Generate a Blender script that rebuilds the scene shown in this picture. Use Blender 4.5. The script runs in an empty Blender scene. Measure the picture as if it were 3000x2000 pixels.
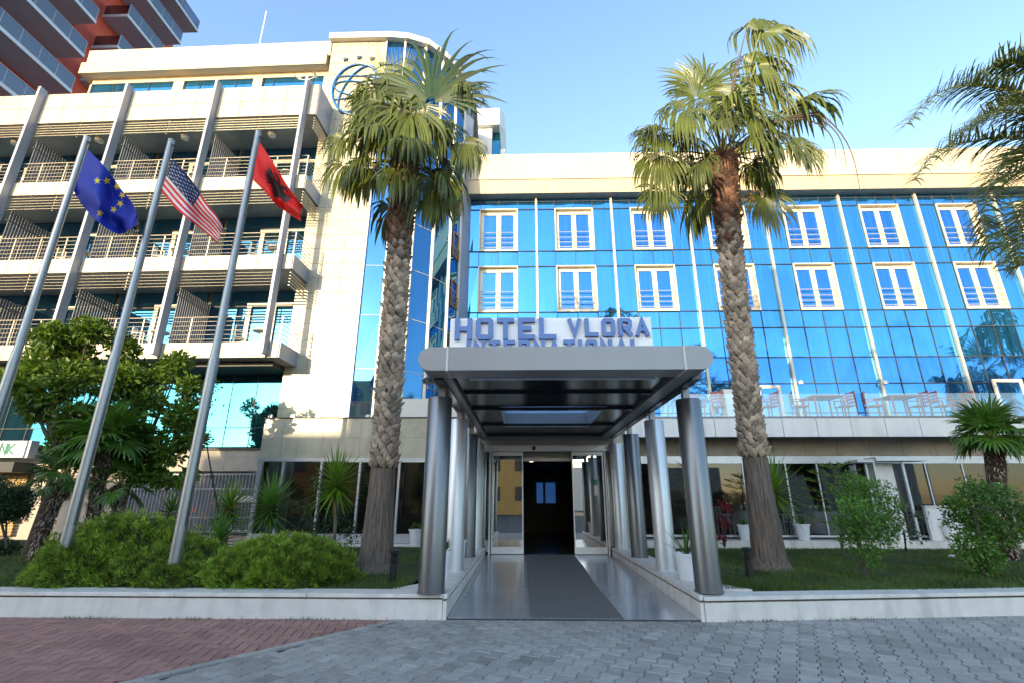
import bpy, math, random
from mathutils import Vector, Matrix
R=math.radians
rnd=random.Random(7)
scene=bpy.context.scene
COL=scene.collection
# ------------------------------------------------------------ camera model (photo measured on a 3000 x 2000 grid)
F=1427.0; PITCH=R(17.94); YAW=R(1.37); ROLL=R(-0.065); CH=1.6
_f=Vector((-math.sin(YAW)*math.cos(PITCH),math.cos(YAW)*math.cos(PITCH),math.sin(PITCH)))
_r=Vector((math.cos(YAW),math.sin(YAW),0)); _u=_r.cross(_f)
_r2=_r*math.cos(ROLL)-_u*math.sin(ROLL); _u2=_r2.cross(_f)
CAMP=Vector((0,0,CH))
def ray(x,y): return _r2*((x-1500)/F)+_u2*((1000-y)/F)+_f
def P(x,y,Y):
    d=ray(x,y); return CAMP+d*(Y/d.y)
def PZ(x,y,Z):
    d=ray(x,y); return CAMP+d*((Z-CH)/d.z)
def PX(x,y,X):
    d=ray(x,y); return CAMP+d*(X/d.x)
LA=R(-1.3); LT=Vector((math.cos(LA),math.sin(LA),0)); LN=Vector((-math.sin(LA),math.cos(LA),0)); LO=Vector((-8.9,16,0))
def L(u,v,z): return LO+LT*u+LN*v+Vector((0,0,z))
def PL(x,y,v):
    O=LO+LN*v; d=ray(x,y); k=((O-CAMP).dot(LN))/d.dot(LN); p=CAMP+d*k
    return (p-O).dot(LT),p.z
# ------------------------------------------------------------ mesh builder
W={}
class MB:
    def __init__(s): s.v=[];s.f=[];s.m=[];s.t=[]
    def add(s,vs,fs,m=0,t=1.0):
        b=len(s.v); s.v+= [tuple(x) for x in vs]
        for f in fs: s.f.append(tuple(i+b for i in f)); s.m.append(m); s.t.append(t)
    def box(s,x0,x1,y0,y1,z0,z1,m=0,T=None,t=1.0):
        vs=[(x,y,z) for z in (z0,z1) for (x,y) in ((x0,y0),(x1,y0),(x1,y1),(x0,y1))]
        if T: vs=[T(*q) for q in vs]
        s.add(vs,[(0,3,2,1),(4,5,6,7),(0,1,5,4),(1,2,6,5),(2,3,7,6),(3,0,4,7)],m,t)
    def quad(s,a,b,c,d,m=0,t=1.0): s.add([a,b,c,d],[(0,1,2,3)],m,t)
    def prism(s,pts,off,m=0,t=1.0):
        n=len(pts); off=Vector(off); a=[Vector(p) for p in pts]; b=[p+off for p in a]
        fs=[tuple(range(n-1,-1,-1)),tuple(range(n,2*n))]+[(i,(i+1)%n,n+(i+1)%n,n+i) for i in range(n)]
        s.add(a+b,fs,m,t)
    def tube(s,pts,r,n=8,m=0,t=1.0,caps=True):
        pts=[Vector(p) for p in pts]; k=len(pts)
        rs=r if isinstance(r,(list,tuple)) else [r]*k
        vs=[];ref=None
        for i,p in enumerate(pts):
            d=(pts[min(i+1,k-1)]-pts[max(i-1,0)]).normalized()
            if ref is None:
                ref=Vector((1,0,0)) if abs(d.x)<.9 else Vector((0,1,0))
            a=(ref-d*ref.dot(d)).normalized(); b=d.cross(a); ref=a
            for j in range(n):
                an=2*math.pi*j/n; vs.append(p+(a*math.cos(an)+b*math.sin(an))*rs[i])
        fs=[(i*n+j,i*n+(j+1)%n,(i+1)*n+(j+1)%n,(i+1)*n+j) for i in range(k-1) for j in range(n)]
        if caps: fs+=[tuple(range(n-1,-1,-1)),tuple(range((k-1)*n,k*n))]
        s.add(vs,fs,m,t)
    def lathe(s,c,prof,n=20,m=0,t=1.0,wob=None):
        c=Vector(c);vs=[]
        for i,(r,z) in enumerate(prof):
            for j in range(n):
                a=2*math.pi*j/n; rr=r*(wob(a,z) if wob else 1); vs.append(c+Vector((rr*math.cos(a),rr*math.sin(a),z)))
        k=len(prof)
        fs=[(i*n+j,i*n+(j+1)%n,(i+1)*n+(j+1)%n,(i+1)*n+j) for i in range(k-1) for j in range(n)]
        fs+=[tuple(range(n-1,-1,-1)),tuple(range((k-1)*n,k*n))]
        s.add(vs,fs,m,t)
    def build(s,name,mats,parent=None,smooth=False,bevel=0,loc=None):
        me=bpy.data.meshes.new(name)
        o0=Vector((0,0,0))
        if parent is not None: o0=W[parent.name]
        elif loc is not None: o0=Vector(loc)
        me.from_pydata([(x-o0.x,y-o0.y,z-o0.z) for x,y,z in s.v],[],s.f)
        if not isinstance(mats,(list,tuple)): mats=[mats]
        for q in mats: me.materials.append(q)
        me.polygons.foreach_set('material_index',s.m)
        at=me.attributes.new('tint','FLOAT','FACE'); at.data.foreach_set('value',s.t)
        if smooth:
            me.polygons.foreach_set('use_smooth',[True]*len(s.f))
            try: me.set_sharp_from_angle(angle=R(40))
            except Exception: pass
        me.update()
        o=bpy.data.objects.new(name,me); COL.objects.link(o)
        if parent is not None: o.parent=parent
        else: o.location=o0
        W[o.name]=o0
        if bevel:
            b=o.modifiers.new('edge','BEVEL'); b.width=bevel; b.segments=2; b.limit_method='ANGLE'; b.angle_limit=R(50)
        return o
def tag(o,label,cat,group=None):
    o['label']=label; o['category']=cat
    if group: o['group']=group
    return o
def kind(o,k='structure'): o['kind']=k; return o
def thing(name,loc,label,cat,group=None):
    o=bpy.data.objects.new(name,None); COL.objects.link(o); o.location=loc; o.empty_display_size=.3
    W[o.name]=Vector(loc); return tag(o,label,cat,group)
def copy_tree(o,parent=None):
    c=o.copy(); COL.objects.link(c); c.parent=parent; W[c.name]=W[o.name]
    for ch in list(o.children): copy_tree(ch,c)
    return c
# ------------------------------------------------------------ materials
def mat(name,col,rough=.6,metal=0,var=.12,vscale=3.,bump=0,bscale=60.,col2=None,stretch=(1,1,1),tint=0,spec=.5,transl=0,emit=None,coat=0,dirt=0):
    m=bpy.data.materials.new(name); m.use_nodes=True; nt=m.node_tree; N=nt.nodes; K=nt.links
    b=N['Principled BSDF']; out=N['Material Output']
    b.inputs['Roughness'].default_value=rough; b.inputs['Metallic'].default_value=metal
    b.inputs['Specular IOR Level'].default_value=spec
    if coat: b.inputs['Coat Weight'].default_value=coat; b.inputs['Coat Roughness'].default_value=.06
    tc=N.new('ShaderNodeTexCoord'); mp=N.new('ShaderNodeMapping'); mp.inputs['Scale'].default_value=stretch
    K.new(tc.outputs['Object'],mp.inputs['Vector'])
    nz=N.new('ShaderNodeTexNoise'); nz.inputs['Scale'].default_value=vscale; nz.inputs['Detail'].default_value=6; nz.inputs['Roughness'].default_value=.6
    K.new(mp.outputs['Vector'],nz.inputs['Vector'])
    cr=N.new('ShaderNodeMapRange'); cr.inputs['From Min'].default_value=.3; cr.inputs['From Max'].default_value=.7
    K.new(nz.outputs['Fac'],cr.inputs['Value'])
    mx=N.new('ShaderNodeMix'); mx.data_type='RGBA'
    c2=col2 or tuple(max(0,c*(1-2*var)) for c in col)
    mx.inputs['A'].default_value=(*col,1); mx.inputs['B'].default_value=(*c2,1)
    K.new(cr.outputs['Result'],mx.inputs['Factor'])
    last=mx.outputs['Result']
    if dirt:
        d=N.new('ShaderNodeTexNoise'); d.inputs['Scale'].default_value=1.1; d.inputs['Detail'].default_value=8
        mp2=N.new('ShaderNodeMapping'); mp2.inputs['Scale'].default_value=(3.5,3.5,.35); K.new(tc.outputs['Object'],mp2.inputs['Vector']); K.new(mp2.outputs['Vector'],d.inputs['Vector'])
        r2=N.new('ShaderNodeMapRange'); r2.inputs['From Min'].default_value=.5; r2.inputs['From Max'].default_value=.75; r2.inputs['To Min'].default_value=1; r2.inputs['To Max'].default_value=1-dirt
        K.new(d.outputs['Fac'],r2.inputs['Value'])
        vm=N.new('ShaderNodeVectorMath'); vm.operation='SCALE'; K.new(last,vm.inputs[0]); K.new(r2.outputs['Result'],vm.inputs['Scale']); last=vm.outputs['Vector']
    if tint:
        a=N.new('ShaderNodeAttribute'); a.attribute_name='tint'
        vm=N.new('ShaderNodeVectorMath'); vm.operation='SCALE'
        K.new(last,vm.inputs[0]); K.new(a.outputs['Fac'],vm.inputs['Scale']); last=vm.outputs['Vector']
    K.new(last,b.inputs['Base Color'])
    if bump:
        n2=N.new('ShaderNodeTexNoise'); n2.inputs['Scale'].default_value=bscale; n2.inputs['Detail'].default_value=4
        K.new(mp.outputs['Vector'],n2.inputs['Vector'])
        bp=N.new('ShaderNodeBump'); bp.inputs['Strength'].default_value=bump; bp.inputs['Distance'].default_value=.02
        K.new(n2.outputs['Fac'],bp.inputs['Height']); K.new(bp.outputs['Normal'],b.inputs['Normal'])
    if transl:
        t=N.new('ShaderNodeBsdfTranslucent'); K.new(last,t.inputs['Color'])
        ms=N.new('ShaderNodeMixShader'); ms.inputs['Fac'].default_value=transl
        K.new(b.outputs['BSDF'],ms.inputs[1]); K.new(t.outputs['BSDF'],ms.inputs[2]); K.new(ms.outputs['Shader'],out.inputs['Surface'])
    if emit:
        b.inputs['Emission Color'].default_value=(*emit[0],1); b.inputs['Emission Strength'].default_value=emit[1]
    return m
def mirror_glass(name,tintc,inner,refl=.75,curtain=0,rough=.02):
    """coated facade glass: tinted mirror reflection over a dim interior with hanging curtains"""
    m=bpy.data.materials.new(name); m.use_nodes=True; nt=m.node_tree; N=nt.nodes; K=nt.links
    N.remove(N['Principled BSDF']); out=N['Material Output']
    g=N.new('ShaderNodeBsdfGlossy'); g.inputs['Color'].default_value=(*tintc,1); g.inputs['Roughness'].default_value=rough
    d=N.new('ShaderNodeBsdfDiffuse'); d.inputs['Color'].default_value=(*inner,1)
    tc=N.new('ShaderNodeTexCoord')
    if curtain:
        mp=N.new('ShaderNodeMapping'); mp.inputs['Scale'].default_value=(7,7,.12); K.new(tc.outputs['Object'],mp.inputs['Vector'])
        nz=N.new('ShaderNodeTexNoise'); nz.inputs['Scale'].default_value=1.6; nz.inputs['Detail'].default_value=4; K.new(mp.outputs['Vector'],nz.inputs['Vector'])
        mx=N.new('ShaderNodeMix'); mx.data_type='RGBA'; mx.inputs['A'].default_value=(*[c*.45 for c in inner],1); mx.inputs['B'].default_value=(*[min(1,c*(1+curtain)) for c in inner],1)
        r=N.new('ShaderNodeMapRange'); r.inputs['From Min'].default_value=.35; r.inputs['From Max'].default_value=.7; K.new(nz.outputs['Fac'],r.inputs['Value'])
        K.new(r.outputs['Result'],mx.inputs['Factor']); K.new(mx.outputs['Result'],d.inputs['Color'])
    n2=N.new('ShaderNodeTexNoise'); n2.inputs['Scale'].default_value=.5; K.new(tc.outputs['Object'],n2.inputs['Vector'])
    bp=N.new('ShaderNodeBump'); bp.inputs['Strength'].default_value=.15; bp.inputs['Distance'].default_value=.02; K.new(n2.outputs['Fac'],bp.inputs['Height']); K.new(bp.outputs['Normal'],g.inputs['Normal'])
    ms=N.new('ShaderNodeMixShader'); ms.inputs['Fac'].default_value=refl
    K.new(d.outputs['BSDF'],ms.inputs[1]); K.new(g.outputs['BSDF'],ms.inputs[2]); K.new(ms.outputs['Shader'],out.inputs['Surface'])
    return m
def clear_glass(name,tintc=(.9,.95,.95),refl=.12,ior=1.5,gcol=(1,1,1)):
    m=bpy.data.materials.new(name); m.use_nodes=True; nt=m.node_tree; N=nt.nodes; K=nt.links
    N.remove(N['Principled BSDF']); out=N['Material Output']
    t=N.new('ShaderNodeBsdfTransparent'); t.inputs['Color'].default_value=(*tintc,1)
    g=N.new('ShaderNodeBsdfGlossy'); g.inputs['Roughness'].default_value=.01; g.inputs['Color'].default_value=(*gcol,1)
    fr=N.new('ShaderNodeFresnel'); fr.inputs['IOR'].default_value=ior
    ad=N.new('ShaderNodeMath'); ad.operation='ADD'; ad.use_clamp=True; ad.inputs[1].default_value=refl; K.new(fr.outputs['Fac'],ad.inputs[0])
    ge=N.new('ShaderNodeNewGeometry'); sb=N.new('ShaderNodeMath'); sb.operation='SUBTRACT'; sb.inputs[0].default_value=1; K.new(ge.outputs['Backfacing'],sb.inputs[1])
    mu=N.new('ShaderNodeMath'); mu.operation='MULTIPLY'; K.new(ad.outputs['Value'],mu.inputs[0]); K.new(sb.outputs['Value'],mu.inputs[1])
    ms=N.new('ShaderNodeMixShader'); K.new(mu.outputs['Value'],ms.inputs['Fac']); K.new(t.outputs['BSDF'],ms.inputs[1]); K.new(g.outputs['BSDF'],ms.inputs[2]); K.new(ms.outputs['Shader'],out.inputs['Surface'])
    return m
M={}
M['panel']=mat('cream_cladding',(.53,.46,.345),.42,0,.05,1.5,dirt=.12,tint=1)
M['penthouse']=mat('cream_render',(.54,.45,.31),.5,0,.04,1.)
M['joint']=mat('dark_joint',(.05,.05,.05),.8)
M['tile']=mat('glazed_beige_tile',(.50,.455,.34),.33,0,.13,2.2,bump=.03,bscale=30,dirt=.22,tint=1)
M['white']=mat('white_paint',(.66,.63,.57),.45,0,.03,2)
M['offwhite']=mat('off_white_wall',(.72,.72,.71),.5,0,.05,2,dirt=.15)
M['frame']=mat('cream_window_frame',(.62,.56,.44),.35,0,.03)
M['alu']=mat('brushed_aluminium',(.55,.57,.6),.36,.55,.06,5)
M['divider']=mat('grey_slat_metal',(.14,.15,.175),.5,.1,.05,2)
M['fin']=mat('grey_fin_metal',(.30,.32,.38),.45,.25,.05,2)
M['rail']=mat('cream_railing_metal',(.50,.45,.36),.35,.3,.04)
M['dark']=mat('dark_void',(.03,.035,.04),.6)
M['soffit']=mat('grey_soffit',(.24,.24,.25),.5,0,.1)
M['blue']=mirror_glass('blue_facade_glass',(.11,.385,.70),(.02,.13,.30),.72,.4)
M['bluewin']=mirror_glass('blue_window_glass',(.085,.30,.66),(.02,.10,.28),.68,.5)
M['bluespan']=mirror_glass('blue_spandrel_glass',(.115,.40,.70),(.025,.15,.32),.66,.2)
M['bluetower']=mirror_glass('deep_blue_tower_glass',(.10,.29,.52),(.015,.06,.13),.72,.3)
M['teal']=mirror_glass('teal_balcony_glass',(.13,.42,.72),(.008,.03,.035),.75,0)
M['cyan']=mirror_glass('cyan_lower_glass',(.05,.225,.34),(.025,.13,.19),.8,.1)
M['clear']=clear_glass('clear_balustrade_glass',(.88,.95,.96),.10)
M['doorglass']=clear_glass('reflective_door_glass',(.30,.31,.32),.55,1.5,(.95,.93,.88))
M['shopglass']=clear_glass('dark_shop_glass',(.40,.42,.43),.02)
M['canopy']=mat('silver_canopy_panel',(.30,.295,.295),.42,.35,.04,1.5,dirt=.06)
M['canopysoff']=mat('dark_gloss_canopy_underside',(.05,.052,.056),.2,.6,.1,1,stretch=(1,.2,1))
M['column']=mat('dark_steel_column',(.20,.205,.215),.34,.8,.02,2)
M['column_light']=mat('light_silver_column',(.62,.63,.65),.38,.6,.02,2)
M['marble']=mat('pale_marble_kerb',(.74,.69,.62),.45,0,.08,4,bump=.1,bscale=80,dirt=.25)
M['ramp']=mat('polished_ramp_tile',(.50,.51,.54),.25,.45,.06,1.5,coat=.25)
M['mat']=mat('grey_coir_mat',(.17,.16,.15),.95,0,.15,40,bump=.5,bscale=300)
M['paver']=mat('grey_concrete_paver',(.40,.375,.335),.85,0,.13,7,bump=.25,bscale=150,tint=1)
M['redpaver']=mat('red_concrete_paver',(.40,.21,.165),.85,0,.16,7,bump=.25,bscale=150,tint=1)
M['sand']=mat('dark_joint_sand',(.03,.028,.025),.95,0,.2,20,bump=.3)
M['asphalt']=mat('asphalt',(.07,.07,.072),.9,0,.15,4,bump=.3)
M['soil']=mat('lawn_soil',(.05,.07,.02),.95,0,.3,8,bump=.4)
M['grass']=mat('grass_blade',(.13,.21,.03),.55,0,.35,.8,tint=1,transl=.3)
M['juniper']=mat('juniper_needles',(.25,.37,.035),.55,0,.3,1.2,tint=1,transl=.25)
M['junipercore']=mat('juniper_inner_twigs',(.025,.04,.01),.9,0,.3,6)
M['leaf']=mat('broad_green_leaf',(.125,.22,.018),.4,0,.3,1.,tint=1,transl=.35)
M['leafdark']=mat('dark_green_leaf',(.09,.205,.022),.42,0,.3,1.,tint=1,transl=.25)
M['leafdeep']=mat('deep_green_leaf',(.03,.065,.018),.45,0,.3,1.,tint=1,transl=.15)
M['redleaf']=mat('crimson_leaf',(.28,.02,.04),.45,0,.3,2.,tint=1,transl=.3)
M['palm']=mat('fan_palm_leaf',(.125,.158,.026),.38,0,.25,1.5,tint=1,transl=.3)
M['palmyellow']=mat('young_yellow_palm_leaf',(.42,.42,.04),.4,0,.2,2,tint=1,transl=.35)
M['petiole']=mat('palm_leaf_stalk',(.30,.30,.07),.45,0,.3,3,tint=1)
M['stalkdark']=mat('dry_flower_stalk',(.10,.07,.05),.7)
M['bark']=mat('palm_bark',(.235,.18,.14),.9,0,.40,2.6,bump=1.0,bscale=5,stretch=(13,13,.7))
M['boot']=mat('palm_leaf_base',(.52,.41,.31),.8,0,.25,5,bump=.4,bscale=30,tint=1)
M['bootdark']=mat('palm_fresh_leaf_base',(.25,.12,.07),.8,0,.35,5,bump=.4,bscale=30,tint=1)
M['fibre']=mat('palm_trunk_fibre',(.07,.045,.03),.95,0,.3,8,bump=.8,bscale=40)
M['wood']=mat('tree_trunk_bark',(.10,.08,.06),.9,0,.3,5,bump=.6,bscale=25)
M['pot']=mat('white_glazed_pot',(.78,.79,.80),.3,0,.03)
M['blackmetal']=mat('black_metal',(.02,.02,.022),.45,.3)
M['pole']=mat('galvanised_pole',(.36,.37,.36),.38,.7,.1,3,stretch=(1,1,.3),dirt=.15)
M['signwhite']=mat('white_sign_board',(.90,.89,.86),.4,0,.02)
M['letter']=mat('blue_sign_letter',(.10,.20,.47),.35,0,.03)
M['logoblue']=mat('blue_globe_metal',(.012,.12,.34),.35,0,.05)
M['starblue']=mat('dark_star_metal',(.03,.06,.12),.4)
M['redwall']=mat('red_tower_render',(.60,.09,.05),.8,0,.15,1)
M['slab']=mat('grey_balcony_slab',(.52,.54,.58),.7,0,.06,1)
M['towerglass']=clear_glass('dim_blue_balcony_glass',(.13,.24,.38),.10)
M['yellow']=mat('ochre_render',(.62,.40,.12),.8,0,.1,1)
M['stone']=mat('beige_stone_slab',(.42,.37,.31),.7,0,.12,3,bump=.1)
M['shutter']=mat('yellow_roller_shutter',(.46,.33,.16),.5,0,.1,2)
M['granite']=mat('polished_dark_plaque',(.03,.03,.035),.3)
M['plaquetext']=mat('plaque_lettering',(.6,.6,.6),.5)
M['green']=mat('green_sign_letter',(.01,.20,.13),.5)
M['chair']=mat('orange_red_wood',(.50,.11,.05),.5,0,.1)
M['cloth']=mat('white_table_cloth',(.78,.78,.76),.8)
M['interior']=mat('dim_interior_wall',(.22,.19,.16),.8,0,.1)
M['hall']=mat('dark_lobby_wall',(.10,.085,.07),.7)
M['hallfloor']=mat('lobby_floor',(.08,.08,.085),.15)
M['intwood']=mat('orange_wood_panel',(.45,.20,.06),.5)
M['screen']=mat('lit_blue_window',(.02,.08,.3),.3,emit=((.05,.3,1.),.04))
M['lamp']=mat('downlight',(.8,.7,.5),.3,emit=((1,.75,.4),3.))
M['fblue']=mat('flag_blue',(.012,.035,.42),.6,transl=.3,var=.05)
M['fgold']=mat('flag_gold',(.85,.65,.03),.6,transl=.3,var=.03)
M['fred']=mat('flag_red',(.88,.02,.012),.6,transl=.35,var=.05)
M['fwhite']=mat('flag_white',(.8,.78,.78),.6,transl=.3,var=.03)
M['fnavy']=mat('flag_navy',(.02,.025,.10),.6,transl=.3,var=.05)
M['fblack']=mat('flag_black',(.03,.008,.008),.6,var=.03)
M['plastic']=mat('white_plastic',(.75,.75,.72),.4)
M['paper']=mat('crumpled_paper',(.75,.74,.75),.8)
M['curtain']=mat('grey_curtain',(.16,.18,.22),.8,0,.3,3,stretch=(6,1,.3))
# ============================================================ GROUND
g=MB(); g.quad((-200,-200,-.03),(200,-200,-.03),(200,200,-.03),(-200,200,-.03)); kind(g.build('ground',M['asphalt']))
A2=PZ(1165,1815,0); B2=PZ(430,1985,0)
def side(x,y): 
    d=(B2-A2); n=math.hypot(d.x,d.y); return (d.x*(y-A2.y)-d.y*(x-A2.x))/n   # + on grey side or red side
redsign=1 if side(-8,7)>0 else -1
def bedge(x):   # kerb front line
    return 7.62 if x<2.55 else 7.62+(x-2.55)*.115
def pavers(outline,cells,ang,name,m,want,gap):
    mb=MB(); ca,sa=math.cos(ang),math.sin(ang)
    for (cx,cy,ro) in cells:
        X=cx*ca-cy*sa; Y=cx*sa+cy*ca+5.5
        if not(-10.5<X<11.5 and 3.2<Y<bedge(X)+.25): continue
        s=side(X,Y)*redsign
        if want=='red' and s<.045: continue
        if want=='grey' and s>-.05: continue
        z=rnd.uniform(-.0035,.0); tx=rnd.uniform(-.008,.008); ty=rnd.uniform(-.008,.008)
        t=rnd.uniform(.84,1.12)*(1 if rnd.random()>.07 else .8)*(1-.16*max(0,math.sin(X*1.3+math.sin(Y*2.1)*1.5)*math.sin(Y*1.7+X*.6))-.25*max(0,math.sin(X*3.1+4)*math.sin(Y*2.9+X)-.55))
        pts=[]
        for k in (0,1,2):
            for (px,py) in outline[0 if k==0 else (1 if k==1 else 2)]:
                if ro: px,py=-py,px
                x=cx+px;y=cy+py
                pts.append((x*ca-y*sa, x*sa+y*ca+5.5, (-.025 if k==0 else (-.006 if k==1 else 0))+z+px*tx+py*ty))
        n=len(outline[0])
        fs=[(i,(i+1)%n,n+(i+1)%n,n+i) for i in range(n)]+[(n+i,n+(i+1)%n,2*n+(i+1)%n,2*n+i) for i in range(n)]+[tuple(range(2*n,3*n))]
        mb.add(pts,fs,0,t)
    return kind(mb.build(name,m))
def bone(LL,h1,h2,g):
    q=LL/4; e=LL*.07
    up=[(-LL/2+g,h1-g),(-q-e,h1-g),(-q+e,h2-g),(q-e,h2-g),(q+e,h1-g),(LL/2-g,h1-g)]
    return [(x,-y) for x,y in up]+[(x,y) for x,y in reversed(up)]
h1,h2,LL=.106,.079,.245
cells=[]
for j in range(-40,60):
    for i in range(-70,80): cells.append(((i+(.5 if j%2 else 0))*LL,j*(h1+h2),False))
pavers([bone(LL,h1,h2,.005),bone(LL,h1,h2,.005),bone(LL,h1,h2,.011)],cells,R(62),'grey_paving',M['paver'],'grey',.004)
def rect(w,h,g): return [(-w/2+g,-h/2+g),(w/2-g,-h/2+g),(w/2-g,h/2-g),(-w/2+g,h/2-g)]
cells=[]; s_=.122
for j in range(-70,80):
    for k in range(-40,40):
        # herringbone: horizontal then vertical bricks
        x0=(-j+4*k)*s_; y0=j*s_
        cells.append((x0+s_,y0+s_/2,False)); cells.append((x0+2*s_+s_/2, y0+s_,True))
pavers([rect(2*s_,s_,.003),rect(2*s_,s_,.003),rect(2*s_,s_,.009)],cells,R(12),'red_paving',M['redpaver'],'red',.004)
g=MB(); d_=(B2-A2).normalized(); n_=Vector((-d_.y,d_.x,0)); A0=A2-d_*.5
for i in range(36):
    a=A0+d_*(i*.205+.004); b=A0+d_*(i*.205+.201)
    if a.y>bedge(a.x)+.2: continue
    z=rnd.uniform(-.001,.002); g.prism([(p.x,p.y,-.02) for p in (a-n_*.055,b-n_*.055,b+n_*.055,a+n_*.055)],(0,0,.024+z),0,rnd.uniform(.8,1.1))
kind(g.build('paving_border',M['paver']))
g=MB(); g.quad((-10.6,3.1,-.02),(11.6,3.1,-.02),(11.6,8.9,-.02),(-10.6,8.9,-.02)); kind(g.build('paving_bed',M['sand']))
# lawns
g=MB(); g.add([(-22,7.95,.3),(-1.85,7.95,.3),(-1.6,15.1,.3),(-22,18,.3)],[(0,1,2,3)]); kind(g.build('lawn_soil',M['soil']))
g=MB(); g.add([(2.95,7.95,.3),(20,9.95,.3),(20,15.25,.3),(2.95,15.25,.3)],[(0,1,2,3)]); kind(g.build('lawn_soil',M['soil']))
def blades(name,region,n):
    mb=MB()
    for i in range(n):
        while True:
            x,y=region()
            if x is not None: break
        h=rnd.uniform(.03,.07)*(1+.6*math.sin(x*2.1)*math.sin(y*1.7)); a=rnd.uniform(0,6.28); w=rnd.uniform(.004,.008)
        dx,dy=math.cos(a),math.sin(a); l=rnd.uniform(-.03,.03); l2=rnd.uniform(-.03,.03)
        mb.add([(x-dx*w,y-dy*w,.295),(x+dx*w,y+dy*w,.295),(x+l,y+l2,.30+h)],[(0,1,2)],0,rnd.uniform(.6,1.35))
    return kind(mb.build(name,M['grass']),'stuff')
def regR():
    y=8.2+rnd.random()**1.4*7.0; x=rnd.uniform(3.0,2.9+y*.95); 
    return (x,y) if y>7.95+(x-2.95)*.117 else (None,None)
blades('lawn_grass',regR,60000)
def regL():
    y=8+rnd.random()**1.4*7.3; x=rnd.uniform(-1.8-.02*y,-1.8) if 0 else -1.85-rnd.random()*min(16,y*1.2)
    return x,y
blades('lawn_grass',regL,42000)
# ============================================================ GARDEN WALLS (marble kerbs)
def kerbwall(name,pts,h,label):
    """closed plan outline, marble body with a proud coping"""
    root=thing(name,(pts[0][0],pts[0][1],0),label,'wall')
    b=MB(); b.prism([(x,y,-.02) for x,y in pts],(0,0,h-.105)); b.build('wall_body',M['marble'],root,bevel=.006)
    return root
r=kerbwall('garden_wall',[(-24,7.64),(-1.16,7.64),(-1.16,7.98),(-24,7.98)],.38,'low white marble garden wall in front of the juniper bushes')
b=MB()
xx=-24
while xx<-1.2:
    x2=min(xx+1.9,-1.15); b.box(xx+.003,x2-.003,7.615,8.02,.278,.33); xx=x2
b.build('coping',M['marble'],r,bevel=.006)
def rl(x): return 7.62+(x-2.5)*.115
r=kerbwall('garden_wall',[(2.5,rl(2.5)),(22,rl(22)),(22,rl(22)+.32),(2.5,rl(2.5)+.32)],.36,'low white marble garden wall in front of the lawn and leafy shrubs')
b=MB(); xx=2.49
while xx<22:
    x2=xx+1.9; b.prism([(xx+.003,rl(xx)-.022,.262),(x2-.003,rl(x2)-.022,.262),(x2-.003,rl(x2)+.36,.262),(xx+.003,rl(xx)+.36,.262)],(0,0,.05)); xx=x2
b.build('coping',M['marble'],r,bevel=.006)
# plinth walls under the columns
r=kerbwall('ramp_wall',[(-1.155,7.64),(-1.10,7.64),(-1.10,14.75),(-1.62,14.75),(-1.62,8.6),(-1.95,8.0),(-1.155,7.985)],.36,'marble plinth wall under the left row of steel columns')
b=MB(); b.prism([(-1.09,7.61,.268),(-1.09,14.74,.268),(-1.66,14.74,.268),(-1.66,8.55,.268),(-2.0,8.03,.268),(-1.148,8.03,.268),(-1.148,7.61,.268)][::-1],(0,0,.062)); b.build('coping',M['marble'],r,bevel=.005)
r=kerbwall('ramp_wall',[(2.44,7.64),(2.495,7.64),(2.495,7.99),(3.35,8.1),(2.96,8.75),(2.96,14.75),(2.44,14.75)],.36,'marble plinth wall under the right row of steel columns')
b=MB(); b.prism([(2.43,7.61,.268),(2.484,7.61,.268),(2.484,8.04,.268),(3.40,8.14,.268),(3.0,8.8,.268),(3.0,14.74,.268),(2.43,14.74,.268)],(0,0,.062)); b.build('coping',M['marble'],r,bevel=.005)
# ramp floor
g=MB()
for (x0,x1,y0,y1) in [(-1.09,2.43,7.66,14.85)]:
    nx,ny=4,12
    for i in range(nx):
        for j in range(ny):
            a0=x0+(x1-x0)*i/nx; a1=x0+(x1-x0)*(i+1)/nx; b0=y0+(y1-y0)*j/ny; b1=y0+(y1-y0)*(j+1)/ny
            zf=lambda y:.015+.125*(y-7.66)/7.19
            g.add([(a0+.0015,b0+.0015,zf(b0)),(a1-.0015,b0+.0015,zf(b0)),(a1-.0015,b1-.0015,zf(b1)),(a0+.0015,b1-.0015,zf(b1))],[(0,1,2,3)],0,rnd.uniform(.95,1.03))
g.add([(-1.09,7.655,-.02),(2.43,7.655,-.02),(2.43,7.655,.014),(-1.09,7.655,.014)],[(0,1,2,3)],1)
g.add([(-1.09,7.655,.008),(2.43,7.655,.008),(2.43,14.85,.133),(-1.09,14.85,.133)],[(0,1,2,3)],1)
kind(g.build('entrance_path',[M['ramp'],M['joint']]))
m_=MB(); pts=[];zf=lambda y:.022+.125*(y-7.66)/7.19
ys=[7.70+7.05*i/14 for i in range(15)]
lo=[(.08+.004*math.sin(y*2),y) for y in ys]; hi=[(1.37+.02*math.sin(y*1.1),y) for y in ys]
for i in range(14):
    a,b_,c,d=lo[i],hi[i],hi[i+1],lo[i+1]
    m_.add([(a[0],a[1],zf(a[1])),(b_[0],b_[1],zf(b_[1])),(c[0],c[1],zf(c[1])),(d[0],d[1],zf(d[1]))],[(0,1,2,3)])
    m_.add([(b_[0],b_[1],zf(b_[1])-.01),(c[0],c[1],zf(c[1])-.01),(c[0],c[1],zf(c[1])),(b_[0],b_[1],zf(b_[1]))],[(0,1,2,3)])
    m_.add([(a[0],a[1],zf(a[1])-.01),(d[0],d[1],zf(d[1])-.01),(d[0],d[1],zf(d[1])),(a[0],a[1],zf(a[1]))],[(0,1,2,3)])
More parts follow.
